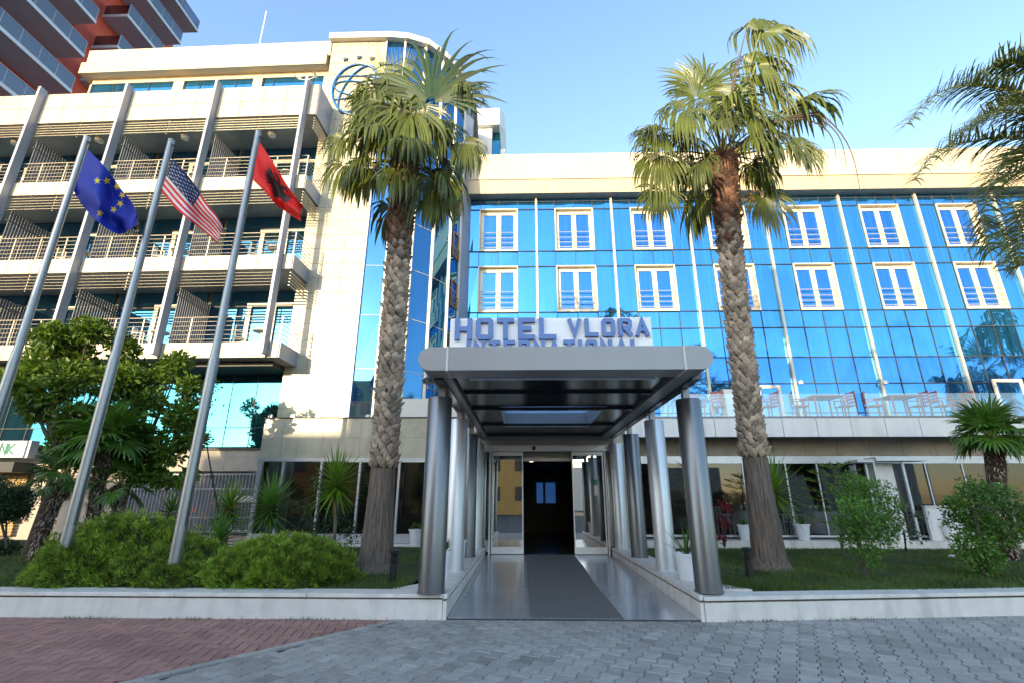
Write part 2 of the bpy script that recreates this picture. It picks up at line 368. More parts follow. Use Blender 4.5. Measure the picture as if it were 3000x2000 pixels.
m_.add([(lo[0][0],7.7,.012),(hi[0][0],7.7,.012),(hi[0][0],7.7,.0227),(lo[0][0],7.7,.0227)],[(0,1,2,3)])
tag(m_.build('entrance_mat',M['mat'],loc=(.7,7.7,0)),'long grey runner mat leading up the ramp to the open doorway','mat')
# ============================================================ ENTRANCE CANOPY
can=thing('entrance_canopy',(.6,7,0),'silver porch canopy on two rows of steel columns over the entrance ramp','canopy')
def stadium(x0,x1,z0,z1,y,n=10):
    r_=(z1-z0)/2; c=(z0+z1)/2; pts=[]
    for i in range(n+1):
        a=-math.pi/2+math.pi*i/n; pts.append((x1-r_+r_*math.cos(a),y,c+r_*math.sin(a)))
    for i in range(n+1):
        a=math.pi/2+math.pi*i/n; pts.append((x0+r_+r_*math.cos(a),y,c+r_*math.sin(a)))
    return pts
Y0=6.7
CX0,CX1=P(1225,1050,Y0).x,P(2090,1050,Y0).x; CZ0,CZ1=P(1650,1082,Y0).z,P(1650,1014,Y0).z
fr=MB()
def edge(x0,x1,yy0,yy1):  # front rim
    fr.prism(stadium(x0,x1,CZ0,CZ1,yy0),(0,yy1-yy0,0))
s1=CX0+.42; s2=CX1-.40
edge_pts=stadium(CX0,CX1,CZ0,CZ1,Y0)
# three fascia pieces separated by bright seams
rr=(CZ1-CZ0)/2; cz=(CZ0+CZ1)/2
def half(xe,xs,sgn):
    pts=[(xs,Y0,CZ0)]
    for i in range(11):
        a=-math.pi/2+math.pi*i/10; pts.append((xe+sgn*(-rr+rr*math.cos(a)),Y0,cz+rr*math.sin(a)))
    pts.append((xs,Y0,CZ1))
    if sgn<0: pts=pts[::-1]
    return pts
fr.prism(half(CX1,s2+.012,1),(0,.45,0)); fr.prism(half(CX0,s1-.012,-1),(0,.45,0))
fr.prism([(s1+.012,Y0,CZ0),(s2-.012,Y0,CZ0),(s2-.012,Y0,CZ1),(s1+.012,Y0,CZ1)],(0,.45,0))
fr.build('front_fascia',M['canopy'],can)
sm=MB()
for s in (s1,s2): sm.box(s-.014,s+.014,Y0-.012,Y0+.44,CZ0-.01,CZ1+.006)
sm.build('seam_strip',M['white'],can)
YB=14.75
for nm,e,sg in (('side_fascia',CX1,1),('side_fascia',CX0,-1)):
    q=MB(); xs=e-sg*.42
    pts=[(p[0],Y0+.455,p[2]) for p in half(e,xs,sg)]
    q.prism(pts,(0,YB-Y0-.455,0)); q.build(nm,M['canopy'],can,smooth=True)
# roof deck with rooflight opening
zs=CZ0+.07; SX0,SX1,SY0,SY1=-.5,1.72,9.95,13.0
rx0,rx1=CX0+.425,CX1-.425
q=MB()
q.box(rx0,rx1,Y0+.455,SY0,zs,CZ1-.03); q.box(rx0,rx1,SY1,YB,zs,CZ1-.03)
q.box(rx0,SX0,SY0+.001,SY1-.001,zs,CZ1-.03); q.box(SX1,rx1,SY0+.001,SY1-.001,zs,CZ1-.03)
q.build('soffit',M['canopysoff'],can)
q=MB()
q.box(SX0+.002,SX0+.03,SY0+.002,SY1-.002,zs+.01,CZ1+.25);q.box(SX1-.03,SX1-.002,SY0+.002,SY1-.002,zs+.01,CZ1+.25)
q.box(SX0+.031,SX1-.031,SY0+.002,SY0+.03,zs+.01,CZ1+.25);q.box(SX0+.031,SX1-.031,SY1-.03,SY1-.002,zs+.01,CZ1+.25)
fr_=q.build('rooflight',M['white'],can)
q=MB(); q.box(SX0+.03,SX1-.03,SY0+.03,SY1-.03,CZ1+.10,CZ1+.115); q.build('glass_pane',mat('frosted_rooflight',(.55,.68,.85),.5,0,.02,transl=.75),fr_)
ROWS=[(-1.34,[7.72,10.0,12.3,14.36]),(2.68,[7.92,10.12,12.38,14.45])]
for X,ys in ROWS:
    for y in ys:
        c=MB(); c.lathe((X,y,0),[(.205,.329),(.205,.345),(.19,.347),(.193,3.14),(.188,3.15)],40); co=c.build('column',M['column' if ys.index(y)%2==0 else 'column_light'],can,smooth=True)
        c=MB(); px=X+(.03 if X<0 else -.03); c.box(px-.055,px+.055,y-.05,y+.05,3.15,zs+.005); c.build('post',M['canopy'],co)
for i in range(4):
    y=(ROWS[0][1][i]+ROWS[1][1][i])/2
    if i==0:
        q=MB(); q.tube([(rx0+.25,7.32,zs-.035),(rx1-.25,7.32,zs-.035)],.036,12); q.build('cross_tube',M['alu'],can,smooth=True)
    else:
        q=MB(); q.box(rx0+.02,rx1-.02,y-.06,y+.06,zs-.055,zs+.002); q.build('cross_beam',M['canopysoff'],can)
for yy in (8.5,):
    q=MB(); q.box(rx0+.02,rx1-.02,yy-.05,yy+.05,zs-.045,zs+.001); q.build('cross_beam',M['canopysoff'],can)
for X in (-1.28,2.60):
    q=MB(); q.box(X-.07,X+.07,7.17,14.6,zs-.10,zs-.0); q.build('side_beam',M['canopysoff'],can)
# ------------------------------------------------------------ sign
SY=8.6
sx0,sx1=P(1320,940,SY).x,P(1906,930,SY).x; sz1=P(1600,932,SY).z
sg=thing('hotel_sign',((sx0+sx1)/2,SY,CZ1),'white name board with raised blue letters standing on the porch roof','sign')
q=MB(); q.box(sx0,sx1,SY,SY+.06,CZ1-.02,sz1); q.build('board',M['signwhite'],sg,bevel=.005)
q=MB()
for x in (sx0+.3,(sx0+sx1)/2,sx1-.3): q.box(x-.03,x+.03,SY+.06,SY+.12,CZ1-.03,sz1-.1); q.box(x-.02,x+.02,SY+.12,SY+.7,CZ1-.03,CZ1+.02)
q.build('bracket',M['alu'],sg)
GL={'H':[[(0,0),(0,1)],[(1,0),(1,1)],[(0,.5),(1,.5)]],
'O':[[(0,.08),(0,.92),(.1,1),(.9,1),(1,.92),(1,.08),(.9,0),(.1,0),(0,.08)]],
'T':[[(0,1),(1,1)],[(.5,0),(.5,1)]],
'E':[[(1,1),(0,1),(0,0),(1,0)],[(0,.5),(.9,.5)]],
'L':[[(0,1),(0,0),(1,0)]],
'V':[[(0,1),(.5,0),(1,1)]],
'R':[[(0,0),(0,1),(.88,1),(1,.92),(1,.56),(.88,.46),(.12,.46)],[(.45,.42),(1,0)]],
'A':[[(0,0),(.5,1),(1,0)],[(.22,.33),(.78,.33)]],
'I':[[(.5,0),(.5,1)]],
'N':[[(0,0),(0,1),(1,0),(1,1)]],
'K':[[(0,0),(0,1)],[(1,1),(.1,.45),(1,0)]],'B':[[(0,0),(0,1),(.9,1),(1,.9),(1,.6),(.85,.52),(0,.52)],[(.85,.52),(1,.42),(1,.1),(.9,0),(0,0)]],
'-':[]}
def stroke(mb,pts,w,T,dep,m=0):
    """thick polyline (2D) -> raised solid; T maps (x,z,d) to world"""
    n=len(pts); closed=(pts[0]==pts[-1]) and n>2
    P2=[Vector(p) for p in pts]
    if closed: P2=P2[:-1]; n-=1
    Ls=[];Rs=[]
    for i in range(n):
        a=P2[i-1] if (i>0 or closed) else None; c=P2[(i+1)%n] if (i<n-1 or closed) else None
        d1=(P2[i]-a).normalized() if a is not None else None; d2=(c-P2[i]).normalized() if c is not None else None
        if d1 is None: d1=d2
        if d2 is None: d2=d1
        n1=Vector((-d1.y,d1.x)); n2=Vector((-d2.y,d2.x)); nn=(n1+n2)
        nn=nn.normalized() if nn.length>.01 else n1
        k=w/2/max(.42,nn.dot(n1)); Ls.append(P2[i]+nn*k); Rs.append(P2[i]-nn*k)
    rng=range(n) if closed else range(n-1)
    for i in rng:
        j=(i+1)%n
        q=[Ls[i],Rs[i],Rs[j],Ls[j]]
        v=[T(p.x,p.y,0) for p in q]+[T(p.x,p.y,dep) for p in q]
        mb.add(v,[(4,5,6,7),(3,2,1,0),(0,1,5,4),(1,2,6,5),(2,3,7,6),(3,0,4,7)],m)
def word(text,x0,x1,z0,z1,wf,parent,nm,Y,dep,gap=.28,matl=None,narrow='I',upto=None):
    wts=[(.32 if ch in narrow else 1.0) for ch in text]
    tot=sum(wts)+gap*(len(text)-1); u=(x1-x0)/tot; x=x0; h=z1-z0; w=h*wf
    for ch,wt in zip(text,wts):
        mb=MB(); cw=u*wt
        for si,s in enumerate(GL[ch]):
            pts=[((x+w/2+p[0]*(cw-w)), (z0+w/2+p[1]*(h-w))) for p in s]
            if ch=='I': pts=[(x+cw/2,z0),(x+cw/2,z1)]
            elif len(s)>1:
                # square off free ends
                pts=[list(p) for p in pts]
                if s[0]!=s[-1]:
                    for e,o in ((0,1),(-1,-2)):
                        d=Vector(pts[e])-Vector(pts[o]); d=d.normalized()*w/2
                        if s[e][1] in (0,1) or s[e][0] in (0,1): pts[e][0]+=d.x*.98; pts[e][1]+=d.y*.98
                pts=[tuple(p) for p in pts]
            dd=dep*(1-.03*si)
            stroke(mb,pts,w,lambda a,b,c,dd=dd:(a,Y-c-.001*(si+1),b),dd)
        mb.build('letter',matl or M['letter'],parent)
        x+=cw+gap*u
Ys=SY
def Z(y): return P(1600,y,SY).z
word('HOTEL',P(1334,960,SY).x,P(1629,960,SY).x,Z(996),Z(934),.215,sg,'l',Ys,.07,.22)
word('VLORA',P(1663,960,SY).x,P(1899,960,SY).x,Z(989),Z(938),.215,sg,'l',Ys,.07,.26)
word('INTERNATIONAL',P(1368,1000,SY).x,P(1880,1000,SY).x,Z(1044),Z(998),.23,sg,'l',Ys,.06,.28)
# ============================================================ HOTEL
H=thing('hotel_building',(0,18,0),'cream and blue glass hotel with balconies, rounded glass corner and long window wing','building')
WHITE=M['panel']
def panels(mb,T,u0,u1,z0,z1,du,dz,th=.03,gap=.008,m=0,start=None,var=.06):
    us=[u0]; u=(u0+du if start is None else start)
    while u<u1-.05: us.append(u); u+=du
    us.append(u1); zs_=[z0]; z=z0+dz
    while z<z1-.05: zs_.append(z); z+=dz
    zs_.append(z1)
    for a,b in zip(us,us[1:]):
        for c,d in zip(zs_,zs_[1:]):
            mb.box(a+gap/2,b-gap/2,-th,0,c+gap/2,d-gap/2,m,T,rnd.uniform(1-var,1+var*.4))
# ---- balcony wing (local frame u right, v back, z up)
FU=[-15.5,-11.62,-7.76,-3.86,0.0]
LV=[(6.26,6.83),(9.62,10.22),(13.08,13.69)]
UR=.42   # right end of slabs
zt0,zt1=16.62,18.16
# back wall
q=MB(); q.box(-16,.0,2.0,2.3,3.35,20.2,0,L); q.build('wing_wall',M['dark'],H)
for k,(z0,z1) in enumerate(LV):
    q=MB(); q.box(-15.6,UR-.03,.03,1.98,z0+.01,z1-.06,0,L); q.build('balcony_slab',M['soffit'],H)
    q=MB(); q.box(-15.6,UR-.035,.0,.029,z0+.012,z1-.012,1,L)
    for a,b in zip(FU,FU[1:]): panels(q,L,a+.06,b-.02,z0,z1,.96,9,.03,.02)
    panels(q,L,.06,UR,z0,z1,9,9,.03)
    # side return (faces right): its grey-blue shade is put in as the fin colour
    def TS(u,v,z): return L(UR-v,u,z)   # u along depth, v outward(-)
    panels(q,TS,.0,1.75,z0,z1,9,9,.03,.008,2)
    q.build('balcony_fascia',[WHITE,M['joint'],M['fin']],H)
# top band
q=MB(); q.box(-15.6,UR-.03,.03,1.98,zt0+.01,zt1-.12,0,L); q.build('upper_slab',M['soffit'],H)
q=MB(); q.box(-15.6,UR-.035,.0,.029,zt0+.012,zt1-.1,1,L)
for a,b in zip(FU,FU[1:]): panels(q,L,a+.06,b-.02,zt0,zt1,.96,.78,.03,.02)
panels(q,L,.06,UR,zt0,zt1,9,.78,.03)
def TS(u,v,z): return L(UR-v,u,z)
panels(q,TS,.0,1.75,zt0,zt1,1.2,.78,.03,.008,2)  # parapet side shade painted in with the same grey fin colour
# little upstands seen as broken parapet line
q.build('parapet_fascia',[WHITE,M['joint'],M['fin']],H)
q=MB()
for u in (-12.9,-9.2,-5.2,-1.2): q.box(u,u+.95,.05,.2,zt1-.01,zt1+.06,0,L)
q.build('parapet_cap',WHITE,H)
for u in FU[1:]:
    q=MB(); q.prism([L(u-.055,-.34,6.34),L(u+.055,-.34,6.34),L(u+.055,.0,6.34),L(u-.055,.0,6.34)],(0,0,18.32-6.34)); q.build('fin',M['fin'],H,bevel=.01)
# louvres under slabs
for z0,_ in LV[1:]+[(zt0,0)]:
    for a,b in zip(FU,FU[1:]):
        q=MB()
        for i in range(5):
            z=z0-.12-i*.125
            q.prism([L(a+.06,-.02,z),L(a+.06,.05,z+.03),L(a+.06,.06,z+.018),L(a+.06,-.012,z-.016)],LT*(b-a-.12))
        for f in (.5,):
            u=a+(b-a)*f; q.box(u-.015,u+.015,.062,.09,z0-.68,z0,0,L)
        q.build('sun_louvre',M['rail'],H)
    q=MB()
    for i in range(5):
        z=z0-.12-i*.125; q.box(UR-.07,UR-.02,.05,1.6,z-.012,z+.012,0,L)
    q.build('side_louvre',M['rail'],H)
# railings, dividers, doors
tops=[LV[1][0],LV[2][0],zt0]
def bar(q,a,b,r=.018,n=6): q.tube([a,b],r,n)
for k,(z0,z1) in enumerate(LV):
    zc=tops[k]
    for a,b in zip(FU,FU[1:]):
        q=MB()
        for i in range(6): z=z1+.13+i*.165; bar(q,L(a+.07,.04,z),L(b-.07,.04,z),.02 if i==5 else .011)
        for f in (.23,.5,.77): u=a+(b-a)*f; q.box(u-.02,u+.02,.055,.08,z1-.01,z1+.94,0,L)
        q.build('balcony_railing',M['rail'],H)
        # slatted divider
        q=MB(); n=15
        for i in range(n):
            v=.25+i*.115; q.box(a+.02,a+.045,v,v+.085,z1-.05,zc-.55 if k<2 else zc-.6,0,L)
        q.box(a+.0,a+.019,.2,1.95,z1+.25,z1+.30,0,L); q.box(a+.0,a+.019,.2,1.95,z1+1.9,z1+1.95,0,L)
        q.build('slatted_divider',M['divider'],H)
        # glass back wall
        q=MB(); wd=b-a
        cuts=[a+.06,a+.85,b-2.12,b-1.13,b-.12]
        for c,d in zip(cuts,cuts[1:]):
            for (e,f_) in ((z1-.05,z1+2.12),(z1+2.2,zc)):
                t1=rnd.uniform(-.006,.006); t2=rnd.uniform(-.006,.006)
                q.add([L(c,1.96+t1,e),L(d,1.96-t1,e),L(d,1.96+t2,f_),L(c,1.96-t2,f_)],[(0,1,2,3)])
        w=q.build('balcony_glass',M['teal'],H)
        q=MB()
        q.box(b-2.22,b-.1,1.87,1.94,z1+2.1,z1+2.24,0,L)
        for u in (b-2.2,b-1.18,b-.27): q.box(u,u+.17,1.88,1.93,z1-.05,z1+2.1,0,L)
        q.build('door_frame',M['frame'],H)
    q=MB()
    for i in range(6): z=z1+.13+i*.165; bar(q,L(.07,.04,z),L(UR-.02,.04,z),.014); bar(q,L(UR-.03,.05,z),L(UR-.03,1.65,z),.014)
    q.box(UR-.06,UR-.02,.02,.06,z1-.01,z1+.96,0,L)
    q.build('corner_railing',M['fin'],H)
    q=MB(); q.quad(L(0,1.96,z1-.05),L(.42,1.96,z1-.05),L(.42,1.96,zc),L(0,1.96,zc)); q.build('balcony_glass',M['teal'],H)
for a,b in zip(FU,FU[1:]):
    q=MB(); u=(a+b)/2; c=L(u,1.0,zt0+.0); q.lathe((c.x,c.y,c.z),[(.03,-.16),(.15,-.12),(.17,-.04),(.17,.0)],16); q.build('ceiling_lamp',M['plastic'],H,smooth=True)
# white pillar beside the tiled wall
q=MB(); q.box(.06,.36,1.72,1.98,3.4,16.6,0,L); q.build('corner_pillar',M['white'],H)
# ---- lower storey of the balcony wing
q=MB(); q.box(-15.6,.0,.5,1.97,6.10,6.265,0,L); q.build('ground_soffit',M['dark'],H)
q=MB()
us=[-15.6+.96*i for i in range(17)]; us[-1]=-.02
for a,b in zip(us,us[1:]):
    for c,d in ((3.42,4.10),(4.13,6.10)):
        t=rnd.uniform(-.008,.008); q.add([L(a+.012,1.80,c),L(b-.012,1.80+t,c),L(b-.012,1.80+t,d),L(a+.012,1.80,d)],[(0,1,2,3)])
q.build('ribbon_glazing',M['cyan'],H)
q=MB()
for u in us: q.box(u-.015,u+.015,1.79,1.84,3.4,6.1,0,L)
q.box(-15.6,0,1.785,1.83,4.10,4.13,0,L); q.build('glazing_bars',M['dark'],H)
q=MB(); q.box(-15.6,-.0,1.6,1.98,3.28,3.36,1,L)
panels(q,lambda u,v,z:L(u,1.70+v,z),-15.6,.0,2.55,3.28,1.25,.5,.05,.006,0)
q.box(-15.6,0,1.705,1.98,2.56,3.27,0,L)
q.build('stone_band',[M['stone'],M['dark']],H)
q=MB(); panels(q,lambda u,v,z:L(u,1.76+v,z),-8.9,-5.3,.2,2.55,1.2,.62,.05,.006,0); q.box(-8.9,-5.3,1.765,2.3,.2,2.55,0,L); q.build('stone_wall',M['stone'],H)
# roller shutter bay
q=MB()
for i in range(20): z=.35+i*.105; q.prism([L(-15.6,1.86,z),L(-15.6,1.82,z+.05),L(-15.6,1.86,z+.10)],LT*6.3)
q.build('roller_shutter',M['shutter'],H)
q=MB(); q.box(-15.6,-8.95,.9,2.0,2.50,2.84,0,L); q.build('shop_awning',M['dark'],H)
q=MB(); q.box(-15.6,.0,2.0,2.3,.0,3.3,0,L); q.build('base_wall',M['stone'],H)
# barred window with curtains
q=MB(); q.box(-5.3,.0,1.99,1.995,.4,2.5,0,L); q.build('curtain_panel',M['curtain'],H)
q=MB()
for i in range(42): u=-5.2+i*.125; q.box(u-.008,u+.008,1.62,1.64,.5,2.5,0,L)
for z in (.55,1.0,1.95,2.45): q.box(-5.25,.0,1.645,1.665,z-.02,z+.02,0,L)
q.build('window_bars',M['fin'],H)
q=MB(); q.box(-1.5,-.35,1.90,1.93,1.50,1.72,0,L); q.box(-1.5,-.35,1.9,1.93,.5,.58,0,L); q.build('window_sill',M['white'],H)
q=MB()
for i in range(13):
    u=-3.4+rnd.random()*2.0; z=.75+rnd.random()*.8; w=rnd.uniform(.06,.2); q.box(u,u+w,1.94+i*.003,1.942+i*.003,z,z+w*.6,rnd.randrange(3),L)
q.build('window_poster',[M['white'],M['logoblue'],M['chair']],H)
# ---- penthouse
V=1.2
zA,zB,zC=22.15,21.32,20.68
ul=PL(255,143,V)[0]; ur=-.12
q=MB(); q.prism([L(ul+.06,V+.14,zB),L(ul+.06,V+.10,zA),L(ul+.06,V+.6,zA),L(ul+.06,V+.6,zB)],LT*(ur-ul)); 
q.prism([L(ul-.02,V,zC),L(ul-.02,V,zB-.01),L(ul-.02,V+.6,zB-.01),L(ul-.02,V+.6,zC)],LT*(ur-ul)); 
q.box(ul+.05,ul+.35,V+.62,V+3.5,zC,zA,0,L); q.box(ul+.36,ur,V+.62,V+3.5,zC,zC+.1,0,L)
q.build('penthouse_cornice',M['penthouse'],H)
q=MB(); uw0=ul+.35
q.box(uw0,ur+.0,V+.42,V+.6,20.42,zC-.002,0,L)
for a,b in ((uw0,PL(262,255,1.62)[0]),(PL(510,240,1.62)[0],PL(540,238,1.62)[0]),(PL(743,230,1.62)[0],PL(770,228,1.62)[0]),(PL(950,220,1.62)[0],ur)):
    q.box(a,b,V+.42,V+.6,18.0,20.418,0,L)
q.box(uw0,uw0+.2,V+.61,V+3.5,18.0,zC-.002,0,L)
q.build('penthouse_wall',M['penthouse'],H)
for x0,x1,xs in ((262,510,(335,438)),(540,743,(586,690)),(770,950,(800,915))):
    a,b=PL(x0,250,1.62)[0],PL(x1,235,1.62)[0]; q=MB()
    cs=[a]+[PL(x,240,1.62)[0] for x in xs]+[b]
    for c,d in zip(cs,cs[1:]):
        t=rnd.uniform(-.01,.01); q.add([L(c+.01,V+.5,18.05),L(d-.01,V+.5+t,18.05),L(d-.01,V+.5+t,20.41),L(c+.01,V+.5,20.41)],[(0,1,2,3)])
    w=q.build('ribbon_window',M['bluespan'],H)
    q=MB(); 
    for c in cs[1:-1]: q.box(c-.012,c+.012,V+.47,V+.49,18.05,20.4,0,L)
    q.build('window_bar',M['joint'],w)
q=MB(); q.box(-15.6,-.1,2.31,9,3.4,20.6,0,L); q.build('wing_core',M['interior'],H)
q=MB(); p=PL(767,100,2.5); q.tube([L(p[0],2.5,22.1),L(p[0],2.5,PL(770,35,2.5)[1])],.03,6); q.build('lightning_rod',M['white'],H)
# ---- tiled wall and rounded glass tower
TY=17.3; tx0,tx1=-8.86,-6.28; tz=22.0
q=MB(); T_=lambda u,v,z:Vector((u,TY+v,z))
panels(q,T_,tx0,tx1,4.1,tz,.86,.64,.03,.014,0,start=tx0+.85,var=.07)
q.box(tx0,tx1,TY+.001,TY+.35,4.1,tz-.001,1)
q.build('tiled_wall',[M['tile'],M['joint']],H)
TP=[(-6.28,17.3),(-5.42,17.36),(-4.52,17.68),(-3.82,18.4),(-3.24,19.3),(-2.94,20.3),(-2.68,22.0)]
q=MB()
ztp=22.35; zbt=22.02
off=[]
for i,(x,y) in enumerate(TP):
    off.append((x+.10+(.04*i if i<5 else .12), y-.28+.03*i))
plan=[(tx0-.1,TY-.28)]+off+[(-2.6,24),(tx0-.1,24)]
q.prism([(x,y,zbt) for x,y in plan],(0,0,ztp-zbt)); q.build('tower_roof',M['white'],H,bevel=.02)
tlev=[4.15,6.2,8.3,10.4,12.5,14.6,16.7,18.9,zbt]
for i in range(6):
    (xa,ya),(xb,yb)=TP[i],TP[i+1]
    q=MB()
    for c,d in zip(tlev,tlev[1:]):
        t=rnd.uniform(-.01,.01)
        q.add([(xa,ya+t,c+.012),(xb,yb-t,c+.012),(xb,yb+t,d-.012),(xa,ya-t,d-.012)],[(0,1,2,3)],0 if i<4 else (1 if i==4 else 2))
    w=q.build('glass_facet',[M['bluetower'],M['bluetower'],M['fin']],H)
    q=MB(); dx,dy=xb-xa,yb-ya; l=math.hypot(dx,dy); nx,ny=dy/l,-dx/l
    for c in tlev[1:-1]:
        q.prism([(xa+nx*.0,ya+ny*.0,c-.012),(xb,yb,c-.012),(xb+nx*.015,yb+ny*.015,c-.012),(xa+nx*.015,ya+ny*.015,c-.012)],(0,0,.024))
    q.build('transom',M['frame'] if i else M['fin'],w)
for i,(x,y) in enumerate(TP):
    if i==6: continue
    q=MB(); r_=.05 if i in(0,1) else .07; q.box(x-r_*.8,x+r_*.8,y-.09,y+.03,4.15,zbt-.002); q.build('tower_mullion',M['white'] if i else M['fin'],H)
# floor slabs glimpsed through the tower glass
q=MB(); q.prism([(-6.2,17.5,4.0),(-4.6,17.9,4.0),(-3.3,19.6,4.0),(-2.9,22,4.0),(-6.2,22,4.0)],(0,0,17.5)); q.build('tower_core',M['hall'],H)
# narrow framed openings between the last facets
for zc in (7.2,9.6,12.0,14.4):
    q=MB(); (xa,ya),(xb,yb)=TP[4],TP[5]
    def TF(u,v,z,zc=zc): 
        dx,dy=xb-xa,yb-ya; l=math.hypot(dx,dy); return Vector((xa+dx*u+dy/l*v,ya+dy*u-dx/l*v,zc+z))
    q.box(.25,.85,.0,.05,0,.05,0,TF);q.box(.25,.85,.0,.05,1.2,1.25,0,TF);q.box(.25,.32,.0,.05,.051,1.199,0,TF);q.box(.78,.85,.0,.05,.051,1.199,0,TF)
    for i in range(4): q.box(.2,.9,.06,.08,.05+i*.15,.07+i*.15,0,TF)
    q.build('narrow_window',M['intwood'],H)
# emblem: globe and stars
def onT(x,y): p=P(x,y,TY-.05); return p
lg=MB(); c0=onT(1046,262); rxx=abs(onT(1117,262).x-c0.x); rzz=abs(onT(1046,190).z-c0.z)
def ell(a,b,tilt,n=36,a0=0,a1=2*math.pi):
    pts=[]
    for i in range(n+1):
        t=a0+(a1-a0)*i/n; x=a*math.cos(t); z=b*math.sin(t); pts.append((c0.x+x*math.cos(tilt)-z*math.sin(tilt),TY-.08,c0.z+x*math.sin(tilt)+z*math.cos(tilt)))
    return pts
lg.tube(ell(rxx,rzz,0),.05,8)
for f in (.55,): lg.tube(ell(rxx*f,rzz*.99,R(-22)),.04,6)
lg.tube(ell(rxx*.97,rzz*.28,R(-12)),.032,6)
for f in (.45,-.45):
    lg.tube([(c0.x+rxx*(1-f*f)**.5*t*.97,TY-.08,c0.z+rzz*(f+.25*(1-t*t)*.3)-.06*t) for t in [i/8-1 for i in range(17)]],.032,6)
lg.build('globe_emblem',M['logoblue'],H,smooth=True)
def starpts(cx,cz,r,rot=0,k=.42):
    return [(cx+(r if i%2==0 else r*k)*math.sin(rot+i*math.pi/5),cz+(r if i%2==0 else r*k)*math.cos(rot+i*math.pi/5)) for i in range(10)]
for x,y in ((1013,176),(1053,170),(1091,173),(1117,188)):
    p=onT(x,y); q=MB(); q.prism([(a,TY-.045,b) for a,b in starpts(p.x,p.z,.13)][::-1],(0,-.06,0)); q.build('star',M['starblue'],H)
# roof top stair head behind the corner
q=MB()
px=lambda x,y:P(x,y,23.5)
xs0,xs1=px(1360,400).x,px(1470,400).x; xs2=px(1478,400).x
z_=lambda y:px(1440,y).z
q.box(xs0,px(1462,400).x,23.5,27,z_(365),z_(318)); q.box(px(1400,400).x,px(1440,400).x,23.8,27,17,z_(366)); q.box(px(1463,400).x,px(1478,400).x,24.4,27,17,z_(408))
q.prism([(px(1462,400).x+.002,23.5,z_(365)),(px(1478,400).x,24.6,z_(345)),(px(1478,400).x,24.6,z_(300)),(px(1462,400).x+.002,23.5,z_(318))],(0,2,0))
q.build('stair_head',M['offwhite'],H)
q=MB(); q.box(xs0,px(1399,400).x,24.0,27,17,z_(366)); q.box(px(1441,400).x,px(1462.5,400).x,24.2,27,17,z_(366)); q.build('stair_head_glass',M['cyan'],H)
# ---- annex (left ground block) and terrace parapets
AY=15.5; ax0=P(770,1280,AY).x; ax1=3.0
z0a,z1a=2.83,4.07
q=MB(); T_=lambda u,v,z:Vector((u,AY+v,z))
panels(q,T_,ax0,ax1,z0a,z1a,1.24,.62,.03,.006,0,start=P(835,1250,AY).x,var=.1); q.box(ax0,ax1,AY+.001,AY+.4,z0a,z1a,1)
q.build('annex_fascia',[M['tile'],M['joint']],H)
q=MB(); q.box(ax0-.03,ax1,AY-.06,AY+.3,z1a+.001,z1a+.035); q.build('coping_strip',M['joint'],H)
q=MB(); q.box(ax0-.04,ax1,AY-.06,AY+.1,z0a-.10,z0a-.001); q.build('head_rail',M['alu'],H)
q=MB(); q.box(ax0,ax1,AY+.41,17.6,3.0,4.0); q.box(ax0,-8.2,AY+.41,17.7,.0,2.99) ; q.build('annex_roof',M['offwhite'],H)
q=MB(); q.box(P(1157,1190,15.7).x,-1.62,15.62,15.75,4.11,P(1200,1168,15.7).z); q.build('terrace_parapet',M['white'],H)
q=MB()
mx=[ax0+.05,P(825,1400,AY).x,P(938,1400,AY).x,P(1052,1400,AY).x,P(1168,1400,AY).x,-2.6,-1.45]
for a,b in zip(mx,mx[1:]): t=rnd.uniform(-.01,.01); q.add([(a,AY+.05,.62),(b,AY+.05+t,.62),(b,AY+.05+t,2.73),(a,AY+.05,2.73)],[(0,1,2,3)])
q.build('annex_glazing',M['shopglass'],H)
for i,x in enumerate(mx):
    q=MB(); w=.06 if i==0 else .032; q.box(x-w,x+w,AY-.03,AY+.09,.6,2.73); q.build('annex_mullion',M['alu'],H)
q=MB(); q.box(ax0,ax1-4.5,AY-.02,AY+.3,.36,.62); q.build('annex_sill',M['alu'],H)
q=MB(); q.box(-9.5,-1.7,15.05,AY-.021,.0,.35); q.build('annex_ledge',M['marble'],H)
# annex interior
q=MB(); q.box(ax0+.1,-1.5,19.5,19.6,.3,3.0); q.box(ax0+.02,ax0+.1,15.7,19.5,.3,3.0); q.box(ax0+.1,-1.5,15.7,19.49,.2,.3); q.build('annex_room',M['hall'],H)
# glass balustrade of the left terrace
def balustrade(x0,x1,Y,z0,z1,n,nm='glass_balustrade'):
    q=MB(); w=(x1-x0)/n
    for i in range(n): q.box(x0+i*w+.012,x0+(i+1)*w-.012,Y-.006,Y+.006,z0+.04,z1)
    b=q.build(nm,M['clear'],H)
    q=MB()
    for i in range(n+1):
        x=min(max(x0+i*w,x0+.07),x1-.07); q.box(x-.06,x+.06,Y-.03,Y+.03,z0+.002,z0+.10)
    q.build('glass_clamp',M['alu'],b)
balustrade(ax0+.02,P(1150,1200,AY).x,AY+.1,z1a+.036,P(1000,1172,AY).z,5)
